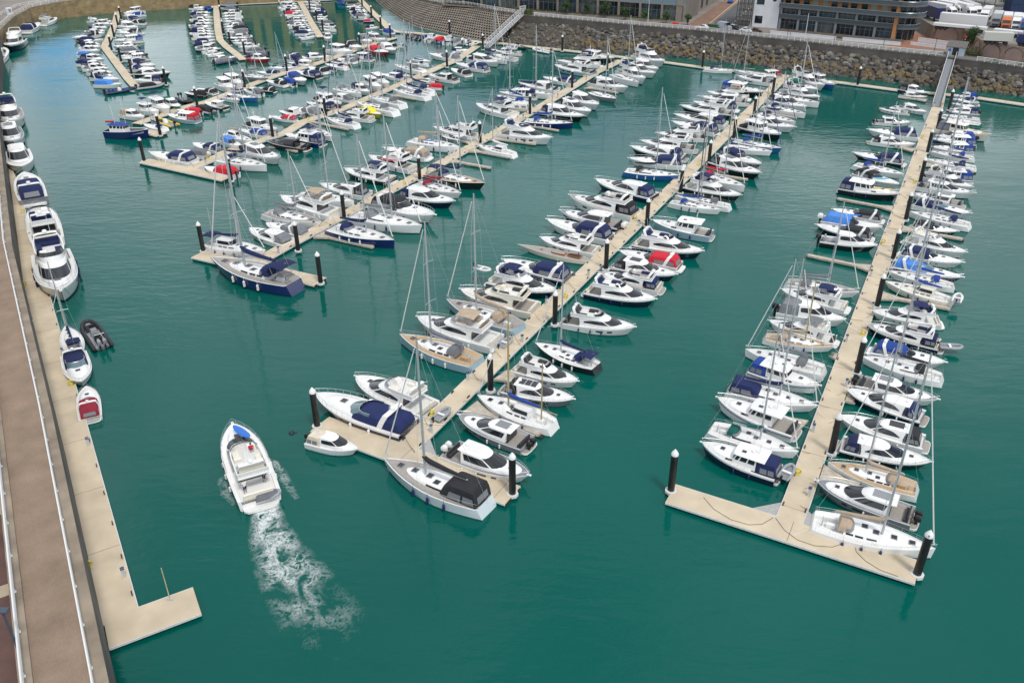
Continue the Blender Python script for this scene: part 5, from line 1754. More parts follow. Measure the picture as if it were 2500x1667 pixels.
def tree(label, loc, h, rx, seed, mi=(0, 0, 1), n=1500, group=None, nm='tree', cat='tree'):
    t = thing(nm, label, cat, loc, 0, group); mb = MB(); mb.tube([(0, 0, -.2), (.03, .02, h*.3), (0, .05, h*.6)], [.13, .1, .05], 7)
    for k in range(5): a = k*1.26+seed; mb.tube([(.02, .02, h*(.3+.05*k)), (rx*.5*math.cos(a), rx*.5*math.sin(a), h*(.55+.06*k))], [.06, .02], 5)
    part('trunk', mb, [BARK], t); part('crown', crown(rx, h*.33, h*.64, n, mi, .2, seed), LEAF, t); return t


TR = [(1384, 37, 5.6, 1.7), (1431, 39, 4.4, 1.3), (1477, 45, 5.4, 1.7), (1526, 50, 4.8, 1.5), (1574, 54, 4.6, 1.4), (1626, 58, 4.2, 1.2), (1678, 62, 3.9, 1.1)]
for k, (px, py, h, rx) in enumerate(TR): tree(f'small round street tree, {ORD[k+1]} from left along the glass frontage', at(px, py, QZ), h, rx, k+3, (0, 0, 1) if k < 4 else (0, 1, 1), group='street trees by the glass building')
tree('dark round bushy tree behind the hut before the arched wall', at(2366, 122, QZ), 6.0, 2.7, 21, (0, 0, 1), 4000)


def shrub(label, px, py, z, rx, rz, mi, n, seed):
    t = thing('shrub', label, 'shrub', at(px, py, z), 0, 'shrubs on the bank'); part('foliage', crown(rx, rz, rz*.8, n, mi, .2, seed), LEAF, t)
    mb = MB(); [mb.tube([(0, 0, -.3), (.5*math.cos(k), .5*math.sin(k), rz)], [.05, .02], 4) for k in (0, 2, 4)]; part('stem', mb, [BARK], t)


shrub('olive shrub growing beside the foot of the hut', 2350, 140, 5.6, 2.6, 1.6, (2, 1, 2), 2200, 31)
shrub('pale olive shrub on the bank beyond the gangway', 2376, 146, 5.4, 1.6, 1.0, (2, 2, 1), 900, 32)
shrub('yellow green shrub under the railing near the arched wall', 2428, 158, 5.8, 1.5, 1.0, (2, 1), 900, 33)
shrub('olive shrub at the far end of the rock slope', 2492, 168, 5.4, 1.5, .9, (2, 2, 1), 800, 34)
shrub('dark green bush beside the gangway gate', 1291, 40, 5.8, 2.2, 1.4, (0, 1, 2), 1600, 35)
shrub('yellow green weeds on the rocks below the railing', 1322, 58, 3.6, 3.0, .9, (2, 2, 1), 1600, 36)
shrub('weeds trailing down the rocks beside the gangway', 1345, 56, 4.0, 2.2, .7, (2, 2), 900, 37)

# ------------------------------------------------------------------ gangways, gate and hut
GANG = mat('gangway_grey', (.21, .22, .24), .6, var=.1); GANGW = mat('gangway_white', (.62, .63, .64), .5)


def gangway(label, P, Q, wd, solid):
    t = thing('gangway', label, 'gangway', group='gangways down to the pontoons'); d = (Q-P); n = Vector((-d.y, d.x, 0)).normalized()
    def q(f, s, z): return P+d*f+n*s*wd/2+Vector((0, 0, z))
    mb = MB(); mb.loft([[q(f, 1, 0), q(f, -1, 0), q(f, -1, -.25), q(f, 1, -.25)] for f in (0, 1)], 0, cap0=True); part('deck', mb, [GANG], t)
    for s in (1, -1):
        mb = MB()
        if solid: mb.loft([[q(f, s*1.02, .01), q(f, s*1.12, .01), q(f, s*1.12, 1.15), q(f, s*1.02, 1.15)] for f in (0, 1)], 0, cap0=True)
        else:
            mb.tube([q(0, s, 1.7), q(1, s, 1.7)], .09, 5); mb.tube([q(0, s, .1), q(1, s, .1)], .09, 5); mb.tube([q(0, s, .9), q(1, s, .9)], .04, 4)
            K = 14
            for k in range(K+1):
                mb.tube([q(k/K, s, .1), q(k/K, s, 1.7)], .06, 4)
                if k < K: mb.tube([q(k/K, s, .1), q((k+1)/K, s, 1.7)], .05, 4)
        part('side_truss', mb, [GANGW], t)
    return t


gangway('grey gangway with solid pale sides leading up to the hut', at(2286.5, 260, .75), at(2325, 134, QZ+.2), 2.0, True)
gangway('white lattice gangway rising beside the honeycomb slope', at(1188, 117, .75), at(1272, 37, QZ+.2), 2.0, False)
p = at(1276, 35, QZ); t = thing('gate_portal', 'white gate portal at the top of the lattice gangway', 'gate', p, .9); mb = MB()
for x in (-1.6, 1.6): mb.box(x-.15, x+.15, -.15, .15, 0, 2.6)
mb.box(-1.75, 1.75, -.17, .17, 2.6, 2.85); part('frame', mb, [GANGW], t); mb = MB(); mb.box(-1.4, 1.4, -.04, .04, .1, 2.3); part('gate_leaf', mb, [mat('gate_mesh', (.45, .46, .47), .6)], t)
p = at(2331, 136, QZ); t = thing('hut', 'small pale blue hut with a grey pitched roof at the gangway top', 'hut', p, -.62)
HUTW = mat('hut_pale_blue', (.42, .50, .58), .7); mb = MB(); mb.box(-2.2, 2.2, -.5, 3.2, 0, 2.5); part('wall', mb, [HUTW], t)
mb = MB(); mb.loft([[(x, -1.0, 2.45), (x, 1.35, 3.9), (x, 3.7, 2.45), (x, 3.6, 2.32), (x, 1.35, 3.7), (x, -.9, 2.32)] for x in (-2.7, 2.7)], 0, cap0=True); part('roof', mb, [mat('slate_grey', (.13, .12, .115), .85, var=.25, scale=3)], t)
mb = MB(); mb.box(-.8, .8, -.53, -.50, .1, 2.2); part('doorway', mb, [BLACK], t); mb = MB(); mb.ball((-1.6, -.55, 1.5), .35, 0, 10, 6); part('sign_disc', mb, [mat('sign_blue', (.02, .08, .3), .5)], t)
p = at(2349, 127, QZ); t = thing('signal_pole', 'black and white banded pole topped by a red ball', 'pole', p); H = mast_height(p, 94); mb = MB()
for k in range(8): mb.tube([(0, 0, H*k/8), (0, 0, H*(k+1)/8)], .13, 7, k % 2)
part('pole', mb, [BLACK, GANGW], t); mb = MB(); mb.ball((0, 0, H+.3), .42, 0, 10, 7); part('ball', mb, [CLOTH['r']], t)

# ------------------------------------------------------------------ roads
ASPH = mat('asphalt', (.085, .085, .088), .9, var=.12, scale=.4); LINEY = mat('road_line_yellow', (.55, .48, .3), .8); LINEW = mat('road_line_white', (.6, .6, .58), .8)
r0, r1, r2, r3 = at(1722, 74, QZ), at(1822, 74, QZ), at(1880, 0, QZ), at(1810, 0, QZ)
up = (r3-r0); up2 = (r2-r1)
mb = MB(); mb.add([(*r0.xy, QZ+.008), (*r1.xy, QZ+.008), (*(r1+up2*2.5).xy, QZ+.008), (*(r0+up*2.5).xy, QZ+.008)], [(0, 1, 2, 3)]); struct('road', mb, [ASPH])
BRK = brickmat('orange_paving', (.27, .16, .11), (.23, .135, .09), (.17, .11, .08), 3.0, .6, .3, var=.25)
L = offset(ROCK, inl*1.2); L2 = offset(ROCK, inl*7.5); o = uvstrip('quay_road', [(*p.xy, QZ+.012) for p in L[1:]], [(*p.xy, QZ+.012) for p in L2[1:]], [mat('quay_road_surface', (.15, .142, .135), .9, var=.15, scale=.3)]); tag(o, kind='structure')
mb = MB(); a = at(1715, 70, QZ); c = up.normalized(); sd2 = Vector((c.y, -c.x, 0))
for off, m in ((.3, 0),):
    q = [a+sd2*off, a+sd2*(off+.25), a+sd2*(off+.25)+up*2, a+sd2*off+up*2]; mb.add([(*v.xy, QZ+.016) for v in q], [(0, 1, 2, 3)], 0)
mid = (r0+r1)/2
for k in range(14):
    q0 = mid+c*(k*6); q = [q0-sd2*.12, q0+sd2*.12, q0+sd2*.12+c*3, q0-sd2*.12+c*3]; mb.add([(*v.xy, QZ+.016) for v in q], [(0, 1, 2, 3)], 1)
o = part('road_markings', mb, [LINEY, LINEW]); tag(o, kind='structure')
q = [at(1670, 68, QZ), at(1722, 74, QZ), at(1806, 0, QZ), at(1770, 0, QZ)]
o = uvstrip('pavement', [(*q[0].xy, QZ+.015), (*q[3].xy, QZ+.015)], [(*q[1].xy, QZ+.015), (*q[2].xy, QZ+.015)], [BRK]); tag(o, kind='structure')
q = [at(2160, 116, QZ), at(2190, 100, QZ), at(2228, 80, QZ), at(2330, 106, QZ), at(2310, 122, QZ)]
mb = MB(); mb.add([(*v.xy, QZ+.02) for v in q], [(0, 1, 2, 3, 4)]); struct('forecourt', mb, [mat('orange_brick', (.28, .135, .08), .9, var=.2, scale=1.5)])

# ------------------------------------------------------------------ buildings
BGL = mat('curtain_glass', (.018, .028, .036), .08, spec=.7, var=.5, scale=.25, objvar=.5); BGL2 = mat('curtain_glass_blue', (.035, .055, .07), .1, spec=.7, var=.6, scale=.3); BGL3 = mat('curtain_glass_pale', (.075, .09, .09), .12, spec=.7, var=.7, scale=.35); BGB = mat('balcony_glass', (.06, .085, .10), .2, spec=.6)
SLABM = mat('balcony_slab', (.11, .118, .125), .7, var=.1); COLB = mat('column_stone', (.22, .19, .165), .8, var=.12, scale=.5); ORNG = mat('orange_render', (.44, .20, .075), .8, var=.1, scale=.4)
FRM = mat('window_frame_grey', (.16, .18, .20), .5)


def frame2(a, b):
    """local axes of a facade from a to b: u along it, n out of it toward the water"""
    u = (b-a); L = u.length; u.normalize(); n = Vector((u.y, -u.x, 0)); n = n if (cen-a).dot(n) > 0 else -n
    return u, n, L


def wbox(mb, a, u, n, u0, u1, n0, n1, z0, z1, m=0):
    P = [a+u*u0+n*n0, a+u*u1+n*n0, a+u*u1+n*n1, a+u*u0+n*n1]
    return mb.loft([[Vector((p.x, p.y, z)) for p in P] for z in (z0, z1)], m, cap0=True)


def glass_building(name, label, a, b, depth, floors, bay, kind):
    t = thing(name, label, 'building', a.xy.to_3d()); t.location = (0, 0, 0); u, n, L = frame2(a, b); z = QZ; nb = max(1, int(round(L/bay))); bw = L/nb
    top = QZ+sum(f[0] for f in floors)
    mb = MB(); wbox(mb, a, u, n, 0, L, -depth, -1.2, QZ, top); part('wall', mb, [ORNG if kind == 'o' else mat('facade_brown', (.17, .15, .135), .85, var=.12, scale=.4)], t)
    for fi, (h, typ) in enumerate(floors):
        for k in range(nb):
            x0, x1 = k*bw, (k+1)*bw
            if typ == 'g':
                mb = MB(); wbox(mb, a, u, n, x0+.15, x1-.15, -1.19, -1.05, z+.15, z+h-.45, 0); w_ = part('window', mb, [(BGL, BGL, BGL2, BGL3)[(k*5+fi*3+len(label)) % 4]], t)
                mb = MB()
                for q in range(1, 4): wbox(mb, a, u, n, x0+q*bw/4-.05, x0+q*bw/4+.05, -1.04, -.98, z+.15, z+h-.45)
                wbox(mb, a, u, n, x0+.15, x1-.15, -1.04, -.985, z+h*.58, z+h*.58+.1); part('frame', mb, [FRM], w_)
            elif typ == 'o':
                for q in (.12, .58):
                    mb = MB(); wbox(mb, a, u, n, x0+bw*q, x0+bw*(q+.30), -1.19, -1.12, z+.1, z+h-.6, 0); part('window', mb, [BGL if (k*7+fi*3+int(q*10)) % 3 else mat('window_curtained', (.30, .31, .25), .3)], t)
            elif typ == 's':
                mb = MB(); wbox(mb, a, u, n, x0+.05, x1-.05, -1.19, -.6, z, z+h, 0); part('spandrel_panel', mb, [mat('spandrel_blue', (.14, .22, .27), .3)], t)
        if typ in 'go':
            mb = MB(); ov = 1.7 if kind == 'o' and fi else .0
            wbox(mb, a, u, n, -.3, L+.3, -1.25, ov if kind == 'o' else -.3, z+h-.42, z+h-.02); part('floor_slab', mb, [SLABM if kind == 'o' else COLB], t)
            if kind == 'o':
                mb = MB(); wbox(mb, a, u, n, -.2, L+.2, ov-.14 if fi else -.1, ov-.08 if fi else -.04, z+h, z+h+1.05); bg_ = part('balcony_glass', mb, [BGB], t)
                mb = MB(); wbox(mb, a, u, n, -.2, L+.2, ov-.17 if fi else -.13, ov-.05 if fi else -.01, z+h+1.06, z+h+1.13); part('handrail', mb, [STEEL], bg_)
        z += h
    cm = COLB if kind != 'o' else mat('column_grey', (.24, .26, .28), .6)
    for k in range(nb+1):
        mb = MB(); hh = floors[0][0] if kind != 'o' else floors[0][0]+floors[1][0]
        wbox(mb, a, u, n, k*bw-.38, k*bw+.38, -.95, -.15 if kind != 'o' else -.35, QZ, QZ+hh-.43); part('column', mb, [cm], t)
    mb = MB(); wbox(mb, a, u, n, -.4, L+.4, -depth-.4, .3, top+.02, top+.5); part('roof', mb, [SLABM], t)
    return t, u, n, L, top


a, bq = V2(-26, 361), V2(61.2, 315.5)
tL, uL, nL, LL, topL = glass_building('office_building', 'long brown stone and dark glass frontage behind the street trees', a, bq, 18, [(5.6, 'g'), (1.6, 's'), (4, 'g'), (4, 'g'), (4, 'o')], 8.0, 'b')
# planter strip before it
mb = MB(); wbox(mb, a, uL, nL, 0, LL-4, 1.5, 2.6, QZ, QZ+.5); t = thing('planter', 'long low planter along the glass frontage', 'planter'); part('box', mb, [COLB], t)
r = random.Random(5); mb = MB()
for _ in range(2600):
    p = a+uL*r.uniform(1, LL-5)+nL*r.uniform(1.5, 2.6)+Vector((0, 0, QZ+.5+r.random()*.5)); d = Vector((r.gauss(0, 1), r.gauss(0, 1), r.gauss(0, 1))).normalized()*.22; e = d.cross(Vector((.3, .2, 1))).normalized()*.14
    mb.add([p-d, p+e, p+d, p-e], [(0, 1, 2, 3)], r.choice((1, 2, 2)))
part('foliage', mb, LEAF, t)
# its return wall up the side road
ur = (V2(86, 368)-V2(61.2, 315.5)); c2 = V2(61.2, 315.5)
t = thing('side_wall', 'tall brown stone flank of the office up the side road', 'wall'); mb = MB(); uu = ur.normalized(); nn = Vector((uu.y, -uu.x, 0)); wbox(mb, c2, uu, nn, .5, ur.length, -3, -.6, QZ, QZ+12); part('wall', mb, [COLB], t)
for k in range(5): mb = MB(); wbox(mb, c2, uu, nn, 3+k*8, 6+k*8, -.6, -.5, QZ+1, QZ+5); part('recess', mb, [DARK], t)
# right building
a, bq = V2(90.8, 300.5), V2(120.9, 278.4)
tR, uR, nR, LR, topR = glass_building('apartment_block', 'orange rendered apartment block with glazed balconies and dark shopfronts', a, bq, 16, [(3.8, 'g'), (3.6, 'g'), (3.2, 'o'), (3.1, 'o'), (3.1, 'o'), (3.1, 'o')], 6.4, 'o')
# its rounded end
def arc(rad, a0, a1, n, c): return [c+rad*(nR*math.cos(x)+uR*math.sin(x)) for x in [a0+(a1-a0)*i/n for i in range(n+1)]]
cc_ = bq-nR*5.2+uR*.4; z = QZ
for fi, h in enumerate((3.8, 3.6, 3.2, 3.1, 3.1, 3.1)):
    i0 = arc(4.2, 0, 1.7, 8, cc_); mb = MB(); mb.loft([[Vector((*p.xy, zz)) for p in i0] for zz in (z+.1, z+h-.42)], 0, closed=False, cap1=False); w_ = part('window', mb, [BGL], tR)
    mb = MB()
    for p in i0[::2]: mb.tube([(*p.xy, z+.1), (*p.xy, z+h-.42)], .1, 4)
    part('frame', mb, [FRM], w_)
    i1 = arc(6.6 if fi else 5.4, -.1, 1.8, 10, cc_); mb = MB(); zt = z+h-.44
    mb.loft([[Vector((*cc_.xy, zt)), Vector((*p.xy, zt)), Vector((*p.xy, zt+.4)), Vector((*cc_.xy, zt+.4))] for p in i1], 0, cap0=True); part('floor_slab', mb, [SLABM], tR)
    i2 = arc(6.5 if fi else 5.3, -.1, 1.8, 10, cc_); mb = MB(); mb.loft([[Vector((*p.xy, zz)) for p in i2] for zz in (zt+.42, zt+1.4)], 0, closed=False, cap1=False); g_ = part('balcony_glass', mb, [BGB], tR)
    mb = MB(); mb.tube([(*p.xy, zt+1.45) for p in i2], .06, 5); part('handrail', mb, [STEEL], g_)
    z += h
mb = MB(); wbox(mb, bq, uR, nR, -.7, .3, -1.0, .5, QZ, topR); part('orange_pier', mb, [ORNG], tR)
# white stair tower wrapped in scaffolding
a = V2(83.0, 305.5); bq2 = V2(90.3, 300.8); u, n, L = frame2(a, bq2); TW = mat('white_render', (.62, .63, .65), .7, var=.06, scale=.5)
t = thing('stair_tower', 'white stair tower with a porthole window at the end of the apartments', 'building'); mb = MB(); wbox(mb, a, u, n, 0, L, -10, 0, QZ, QZ+26); part('wall', mb, [TW], t)
for k in range(4): mb = MB(); wbox(mb, a, u, n, .8, 3.4, .0, .06, QZ+1.2+k*6, QZ+3.6+k*6); part('window', mb, [BGL], t)
for k in range(3): mb = MB(); c = a+u*(L*.78)+Vector((0, 0, QZ+9.2+k*8)); mb.loft([[c+u*.75*math.cos(x)+Vector((0, 0, .75*math.sin(x)))+n*o for x in [6.283*i/14 for i in range(14)]] for o in (0, .08)], 0); part('porthole', mb, [BGL], t)
t = thing('scaffolding', 'steel scaffolding against the side of the white stair tower', 'scaffolding'); mb = MB(); SC = mat('scaffold_tube', (.10, .095, .09), .6, metal=.3)
a0 = a-u*5.5
for i in range(5):
    for dpt in (0, 1.6): p = a0+u*i*1.35+n*(.6-dpt*1.6); mb.tube([(*p.xy, QZ), (*p.xy, QZ+22)], .13, 4)
for k in range(11):
    for dpt in (0, 1.6): p, q = a0+n*(.6-dpt*1.6), a0+u*5.4+n*(.6-dpt*1.6); mb.tube([(*p.xy, QZ+2*k+1), (*q.xy, QZ+2*k+1)], .11, 4)
part('tubes', mb, [SC], t)
for k in range(5): mb = MB(); wbox(mb, a0, u, n, 0, 5.4, -1.9, .5, QZ+1.9+k*4, QZ+2.05+k*4); part('platform', mb, [mat('scaffold_board', (.22, .17, .12), .9)], t)
# low white walls and terrace in front of the apartments
TERR = mat('terrace_dark', (.10, .085, .075), .9, var=.2, scale=.6)
def lowwall(label, p0, p1, h, th=.35, m=None):
    t = thing('low_wall', label, 'low wall', group='low white walls by the road'); u, n, L = frame2(p0, p1); mb = MB(); wbox(mb, p0, u, n, 0, L, -th, 0, QZ, QZ+h); part('wall', mb, [m or TW], t); mb = MB(); wbox(mb, p0, u, n, -.05, L+.05, -th-.05, .05, QZ+h, QZ+h+.08); part('coping', mb, [m or TW], t)
lowwall('low white wall below the shopfronts, beside the stair tower', at(1880, 83, QZ), at(1928, 87.5, QZ), .9)
lowwall('long low white wall below the shopfronts, before the steps', at(1930, 87.5, QZ), at(2040, 98, QZ), .9)
lowwall('long low white wall below the shopfronts, beyond the steps', at(2056, 99.5, QZ), at(2198, 112, QZ), .9)
lowwall('upper white parapet beside the orange forecourt', at(2240, 103, QZ), at(2318, 113, QZ), 1.2)
lowwall('lower white parapet beside the orange forecourt', at(2222, 110, QZ), at(2308, 121, QZ), .8)
p0, p1 = at(1890, 82, QZ), at(2198, 109, QZ); u, n, L = frame2(p0, p1); mb = MB(); wbox(mb, p0, u, n, 0, L, -5.5, -.9, QZ, QZ+.55); t = thing('shop_terrace', 'dark raised terrace in front of the shopfronts', 'terrace'); part('platform', mb, [TERR], t)

# ------------------------------------------------------------------ arched wall and lorry park
LZ = 10.3
wl = [at(2271, 94, QZ), at(2345, 105, QZ), at(2390, 135, QZ), at(2500, 156, QZ), at(2700, 190, QZ)]
PINK = mat('arched_wall_stone', (.27, .195, .15), .85, var=.15, scale=.4); PINK2 = mat('arch_infill', (.33, .235, .20), .85, var=.1, scale=.4)
t = thing('arched_wall', 'pinkish retaining wall with blind arches below the lorry park', 'wall')
for i in range(len(wl)-1):
    u, n, L = frame2(wl[i], wl[i+1]); mb = MB(); wbox(mb, wl[i], u, n, 0, L, -.8-(.004*i), 0-(.004*i), QZ, LZ+.25); part('wall', mb, [PINK], t)
    k = max(1, int(L/5.2)); bw = L/k
    for j in range(k):
        c = wl[i]+u*(j+.5)*bw; rr = bw*.36; pts = [c-u*rr+Vector((0, 0, QZ-0+.0-c.z)), c+u*rr+Vector((0, 0, QZ-c.z))]
        pts += [c+u*rr*math.cos(x)+Vector((0, 0, QZ-c.z+1.7+rr*.75*math.sin(x))) for x in [math.pi*q/10 for q in range(11)]]
        mb = MB(); mb.loft([[p+n*.02 for p in pts], [p+n*.10 for p in pts]], 0); part('arch_panel', mb, [PINK2], t)
        ri = [c+u*rr*1.08*math.cos(x)+Vector((0, 0, QZ-c.z+1.7+rr*.81*math.sin(x)))+n*.13 for x in [math.pi*q/10 for q in range(11)]]; mb = MB(); mb.tube(ri, .12, 5); part('arch_ring', mb, [mat('arch_ring_brown', (.15, .10, .08), .9)], t)
far = [p+(p-cen).normalized()*500 for p in wl]
L0 = at(2237, 72, QZ); wl2 = [L0]+wl; far2 = [L0+V2(60, 330)]+[p+V2(120, 320) for p in wl[:3]]+[p+V2(400, 260) for p in wl[3:]]
mb = MB(); mb.strip([(*p.xy, LZ) for p in wl2], [(*p.xy, LZ) for p in far2]); mb.strip([(*p.xy, QZ-.1) for p in (far2[0], wl2[0], wl2[1])], [(*p.xy, LZ) for p in (far2[0], wl2[0], wl2[1])]); struct('lorry_park', mb, [mat('lorry_park_concrete', (.20, .195, .18), .9, var=.15, scale=.3)])

# lorries
TYRE = mat('tyre', (.015, .015, .016), .8)


def lorry(label, A, B, hb, body, cabm, box=True, cab=True, Lbox=None, nm='lorry', wd=2.55):
    """A rear, B front, both on the ground"""
    d = B-A; a = math.atan2(d.y, d.x); L = d.length; t = thing(nm, label, 'lorry' if nm == 'lorry' else 'trailer', (A.x, A.y, LZ), a, 'lorries and trailers in the lorry park')
    x1 = L-(3.0 if cab else 0)
    mb = MB(); mb.box(0, x1, -wd/2, wd/2, 1.15, hb, 0, .06); part('cargo_box', mb, [body], t)
    mb = MB(); mb.box(.3, L-1, -.5, .5, .75, 1.12); part('chassis', mb, [BLACK], t)
    if cab:
        mb = MB(); S = [(x1+.2, .6), (x1+.2, 3.3), (x1+.9, 3.55), (L-.5, 2.75), (L-.15, 1.9), (L-.1, .6)]
        mb.loft([[(x, y, z) for x, z in S] for y in (-wd/2+.05, wd/2-.05)], 0, cap0=True); c_ = part('cab', mb, [cabm], t)
        mb = MB(); mb.loft([[(L-.13, y, 1.95), (L-.47, y, 2.7)] for y in (-1.05, 1.05)], 0, closed=False, cap1=False); o = part('windscreen', mb, [GLASS], c_); o.location = (.03, 0, .02)
        for s in (1, -1): mb = MB(); mb.box(x1+.9, L-.6, s*(wd/2-.04)-.01, s*(wd/2-.04)+.01, 1.9, 2.6); part('side_window', mb, [GLASS], c_)
        mb = MB(); mb.box(L-.12, L-.04, -.9, .9, .75, 1.3); part('grille', mb, [DARK], c_)
    for x in [1.2, 2.4, 3.6]+([x1-.4, L-1.2] if cab else [x1-1.5]):
        for s in (1, -1):
            mb = MB(); mb.tube([(x, s*(wd/2-.3), .5), (x, s*(wd/2), .5)], .5, 12); part('wheel', mb, [TYRE], t)
    return t


def lp(x, y): return at(2180+x/7.35, y/7.35, LZ)


WB = mat('lorry_white', (.66, .66, .66), .4, objvar=.12); NB = mat('lorry_navy', (.008, .014, .085), .45); CABW = mat('cab_white', (.7, .7, .7), .35)
lorry('long navy curtain trailer by the apartment balconies', lp(500, 285), lp(830, 400), 4.2, NB, CABW, cab=False, nm='lorry_trailer')
lorry('white lorry parked beside the navy trailer, its green-edged cab showing', lp(640, 255), lp(1090, 345), 4.1, WB, CABW)
lorry('white lorry, second beyond the navy trailer', lp(790, 225), lp(1240, 312), 4.1, WB, CABW)
lorry('white box lorry with a dark square window on its end', lp(960, 220), lp(1430, 355), 4.2, WB, CABW)
lorry('furthest white lorry of the slanting row', lp(1100, 165), lp(1520, 335), 4.0, mat('lorry_grey', (.42, .42, .40), .5), CABW)
lorry('long white trailer standing broadside before the slanting lorries', lp(820, 470), lp(1645, 545), 4.1, WB, CABW, cab=False, nm='lorry_trailer')
for lab, x0, y0, x1, y1, bm, cm in (('white lorry with a blue band facing the harbour', 1745, 270, 1600, 410, WB, CABW), ('grey lorry with a dark front facing the harbour', 1900, 330, 1815, 510, mat('lorry_pale_grey', (.45, .46, .47), .5), GREYP),
        ('white lorry with an orange cab facing the harbour', 2040, 350, 2005, 540, WB, mat('cab_orange', (.55, .14, .04), .4)), ('white lorry with a white cab, facing the harbour beside the orange one', 2225, 350, 2180, 555, WB, CABW), ('white lorry with a blue cab cut by the picture edge', 2365, 370, 2340, 580, WB, mat('cab_blue', (.03, .08, .28), .4))):
    A_, B_ = lp(x0, y0), lp(x1, y1); d = (A_-B_).normalized(); lorry(lab, B_+d*11, B_, 3.9, bm, cm)
for lab, x0, y0, x1, y1, hb, bm in (('long low white trailer along the top of the arched wall', 720, 520, 1660, 610, 1.9, WB), ('low white trailer lying above the arched wall beyond the tree', 1790, 640, 2300, 690, 2.0, WB), ('white flat trailer behind the curtain trailer', 1600, 690, 2120, 720, 1.8, WB),
        ('pale curtain trailer above the arched wall', 1590, 790, 2110, 815, 3.4, mat('curtain_pale', (.48, .47, .43), .7)), ('navy trailer at the picture edge above the arched wall', 2190, 830, 2700, 860, 3.4, NB)):
    lorry(lab, lp(x0, y0), lp(x1, y1), hb, bm, CABW, cab=False, nm='lorry_trailer')
# container stacks and hedge at the back of the park
def stack(label, x0, y0, x1, y1, h, m):
    A_, B_ = lp(x0, y0), lp(x1, y1); u, n, L = frame2(A_, B_); t = thing('container_stack', label, 'containers', group='container stacks behind the lorry park')
    for k in range(int(h/2.6)):
        mb = MB(); wbox(mb, A_, u, n, 0, L, -6, -.05*(k % 2), LZ+k*2.6+.02, LZ+k*2.6+2.55); part('container', mb, [m], t)
stack('dark blue container stack beside the apartment balconies', 400, 150, 640, 140, 10, mat('container_navy', (.006, .022, .075), .6, var=.2))
stack('brown slatted stack between two blue stacks', 650, 110, 780, 105, 8, mat('pallet_brown', (.20, .12, .06), .85, var=.3))
stack('long dark blue container stack across the back of the lorry park', 790, 115, 1390, 60, 9, mat('container_blue', (.004, .03, .10), .6, var=.2))
stack('navy container stack at the back near the picture edge', 2090, 235, 2500, 240, 6, mat('container_navy', (.006, .022, .075), .6, var=.2))
for k, (x, y, h) in enumerate(((1480, 60, 7), (1640, 70, 8), (1820, 110, 9), (1990, 130, 8), (2200, 130, 7), (2350, 120, 8))):
    tree(f'dark tree behind the lorry park, {ORD[k+1]} from left', lp(x, y), h, 4.2, 60+k, (0, 0, 1), 2600, 'dark trees behind the lorry park')

# ------------------------------------------------------------------ cars and street things
def car(label, p, ang, m, L=4.3, H=1.5, van=False, nm='parked_car', cat='car'):
    t = thing(nm, label, cat, (p.x, p.y, QZ+.02), ang, 'vehicles by the road wall'); w_ = .9
    if van: prof = [(-L/2, .45), (-L/2, H-.1), (-L/2+.3, H), (L/2-1.6, H), (L/2-.9, H*.62), (L/2-.1, H*.48), (L/2, .45)]
    else: prof = [(-L/2, .45), (-L/2+.02, .85), (-L/2+.7, .95), (-L/2+1.2, H), (L/2-2.1, H), (L/2-1.3, .98), (L/2-.15, .8), (L/2, .45)]
    mb = MB(); mb.loft([[(x, y*(1 if z < 1.0 else .86), z) for x, z in prof] for y in (-w_, -w_*.9, w_*.9, w_)], 0, cap0=True); part('body', mb, [m], t)
    if van: wsx = [(L/2-1.5, H-.08), (L/2-.93, H*.64)]
    else: wsx = [(L/2-2.05, H-.06), (L/2-1.36, 1.02)]
    mb = MB(); mb.loft([[(x+.05, y, z+.03) for x, z in wsx] for y in (-.68, .68)], 0, closed=False, cap1=False); part('windscreen', mb, [GLASS], t)
    for s in (1, -1):
        mb = MB(); x0, x1 = (L/2-1.9, L/2-1.1) if van else (-L/2+1.25, L/2-1.75); mb.box(x0, x1, s*.86-.02, s*.86+.02, H*.64, H-.12); part('side_window', mb, [GLASS], t)
        for x in (-L/2+.85, L/2-.85): mb = MB(); mb.tube([(x, s*.68, .33), (x, s*.92, .33)], .33, 12); part('wheel', mb, [TYRE], t)
        mb = MB(); mb.box(L/2-.12, L/2+.02, s*.62-.16, s*.62+.16, .62, .76); part('headlight', mb, [FEND], t)


ra = math.atan2(ROCK[4].y-ROCK[3].y, ROCK[4].x-ROCK[3].x)
car('white hatchback parked by the road wall at the side road corner', at(1714, 72, QZ), ra+.25+math.pi, mat('car_white', (.7, .7, .7), .25, coat=.5))
car('silver panel van beside the white hatchback', at(1768, 73.5, QZ), ra-.35, mat('car_silver', (.36, .38, .42), .35, metal=.3), 5.4, 2.5, True, 'panel_van', 'van')
car('black pickup beside the silver van', at(1793, 75, QZ), ra-.3, mat('car_black', (.012, .012, .014), .2, coat=.5), 4.9, 1.75)
car('white car behind a round sign by the road wall', at(1822, 79, QZ), ra-.1, mat('car_white', (.7, .7, .7), .25))
car('dark red car at the foot of the stair tower', at(1846, 80.5, QZ), ra+.1, mat('car_dark_red', (.06, .012, .016), .25, coat=.4))
car('bright blue car parked up the side road', at(1783, 8, QZ), math.atan2(up.y, up.x), mat('car_blue', (.01, .09, .35), .25, coat=.5))
p = at(1739, 71, QZ); t = thing('waste_bins', 'pair of green waste bins between the hatchback and the van', 'bins', p, ra); mb = MB(); mb.box(-1.6, 1.6, -.55, .55, .1, 1.3, 0, .1, 0, .08); part('bin_body', mb, [mat('bin_green', (.02, .10, .04), .6)], t); mb = MB(); mb.box(-1.65, 1.65, -.6, .6, 1.31, 1.45, 0, .05); part('lid', mb, [mat('bin_lid', (.015, .06, .03), .6)], t)
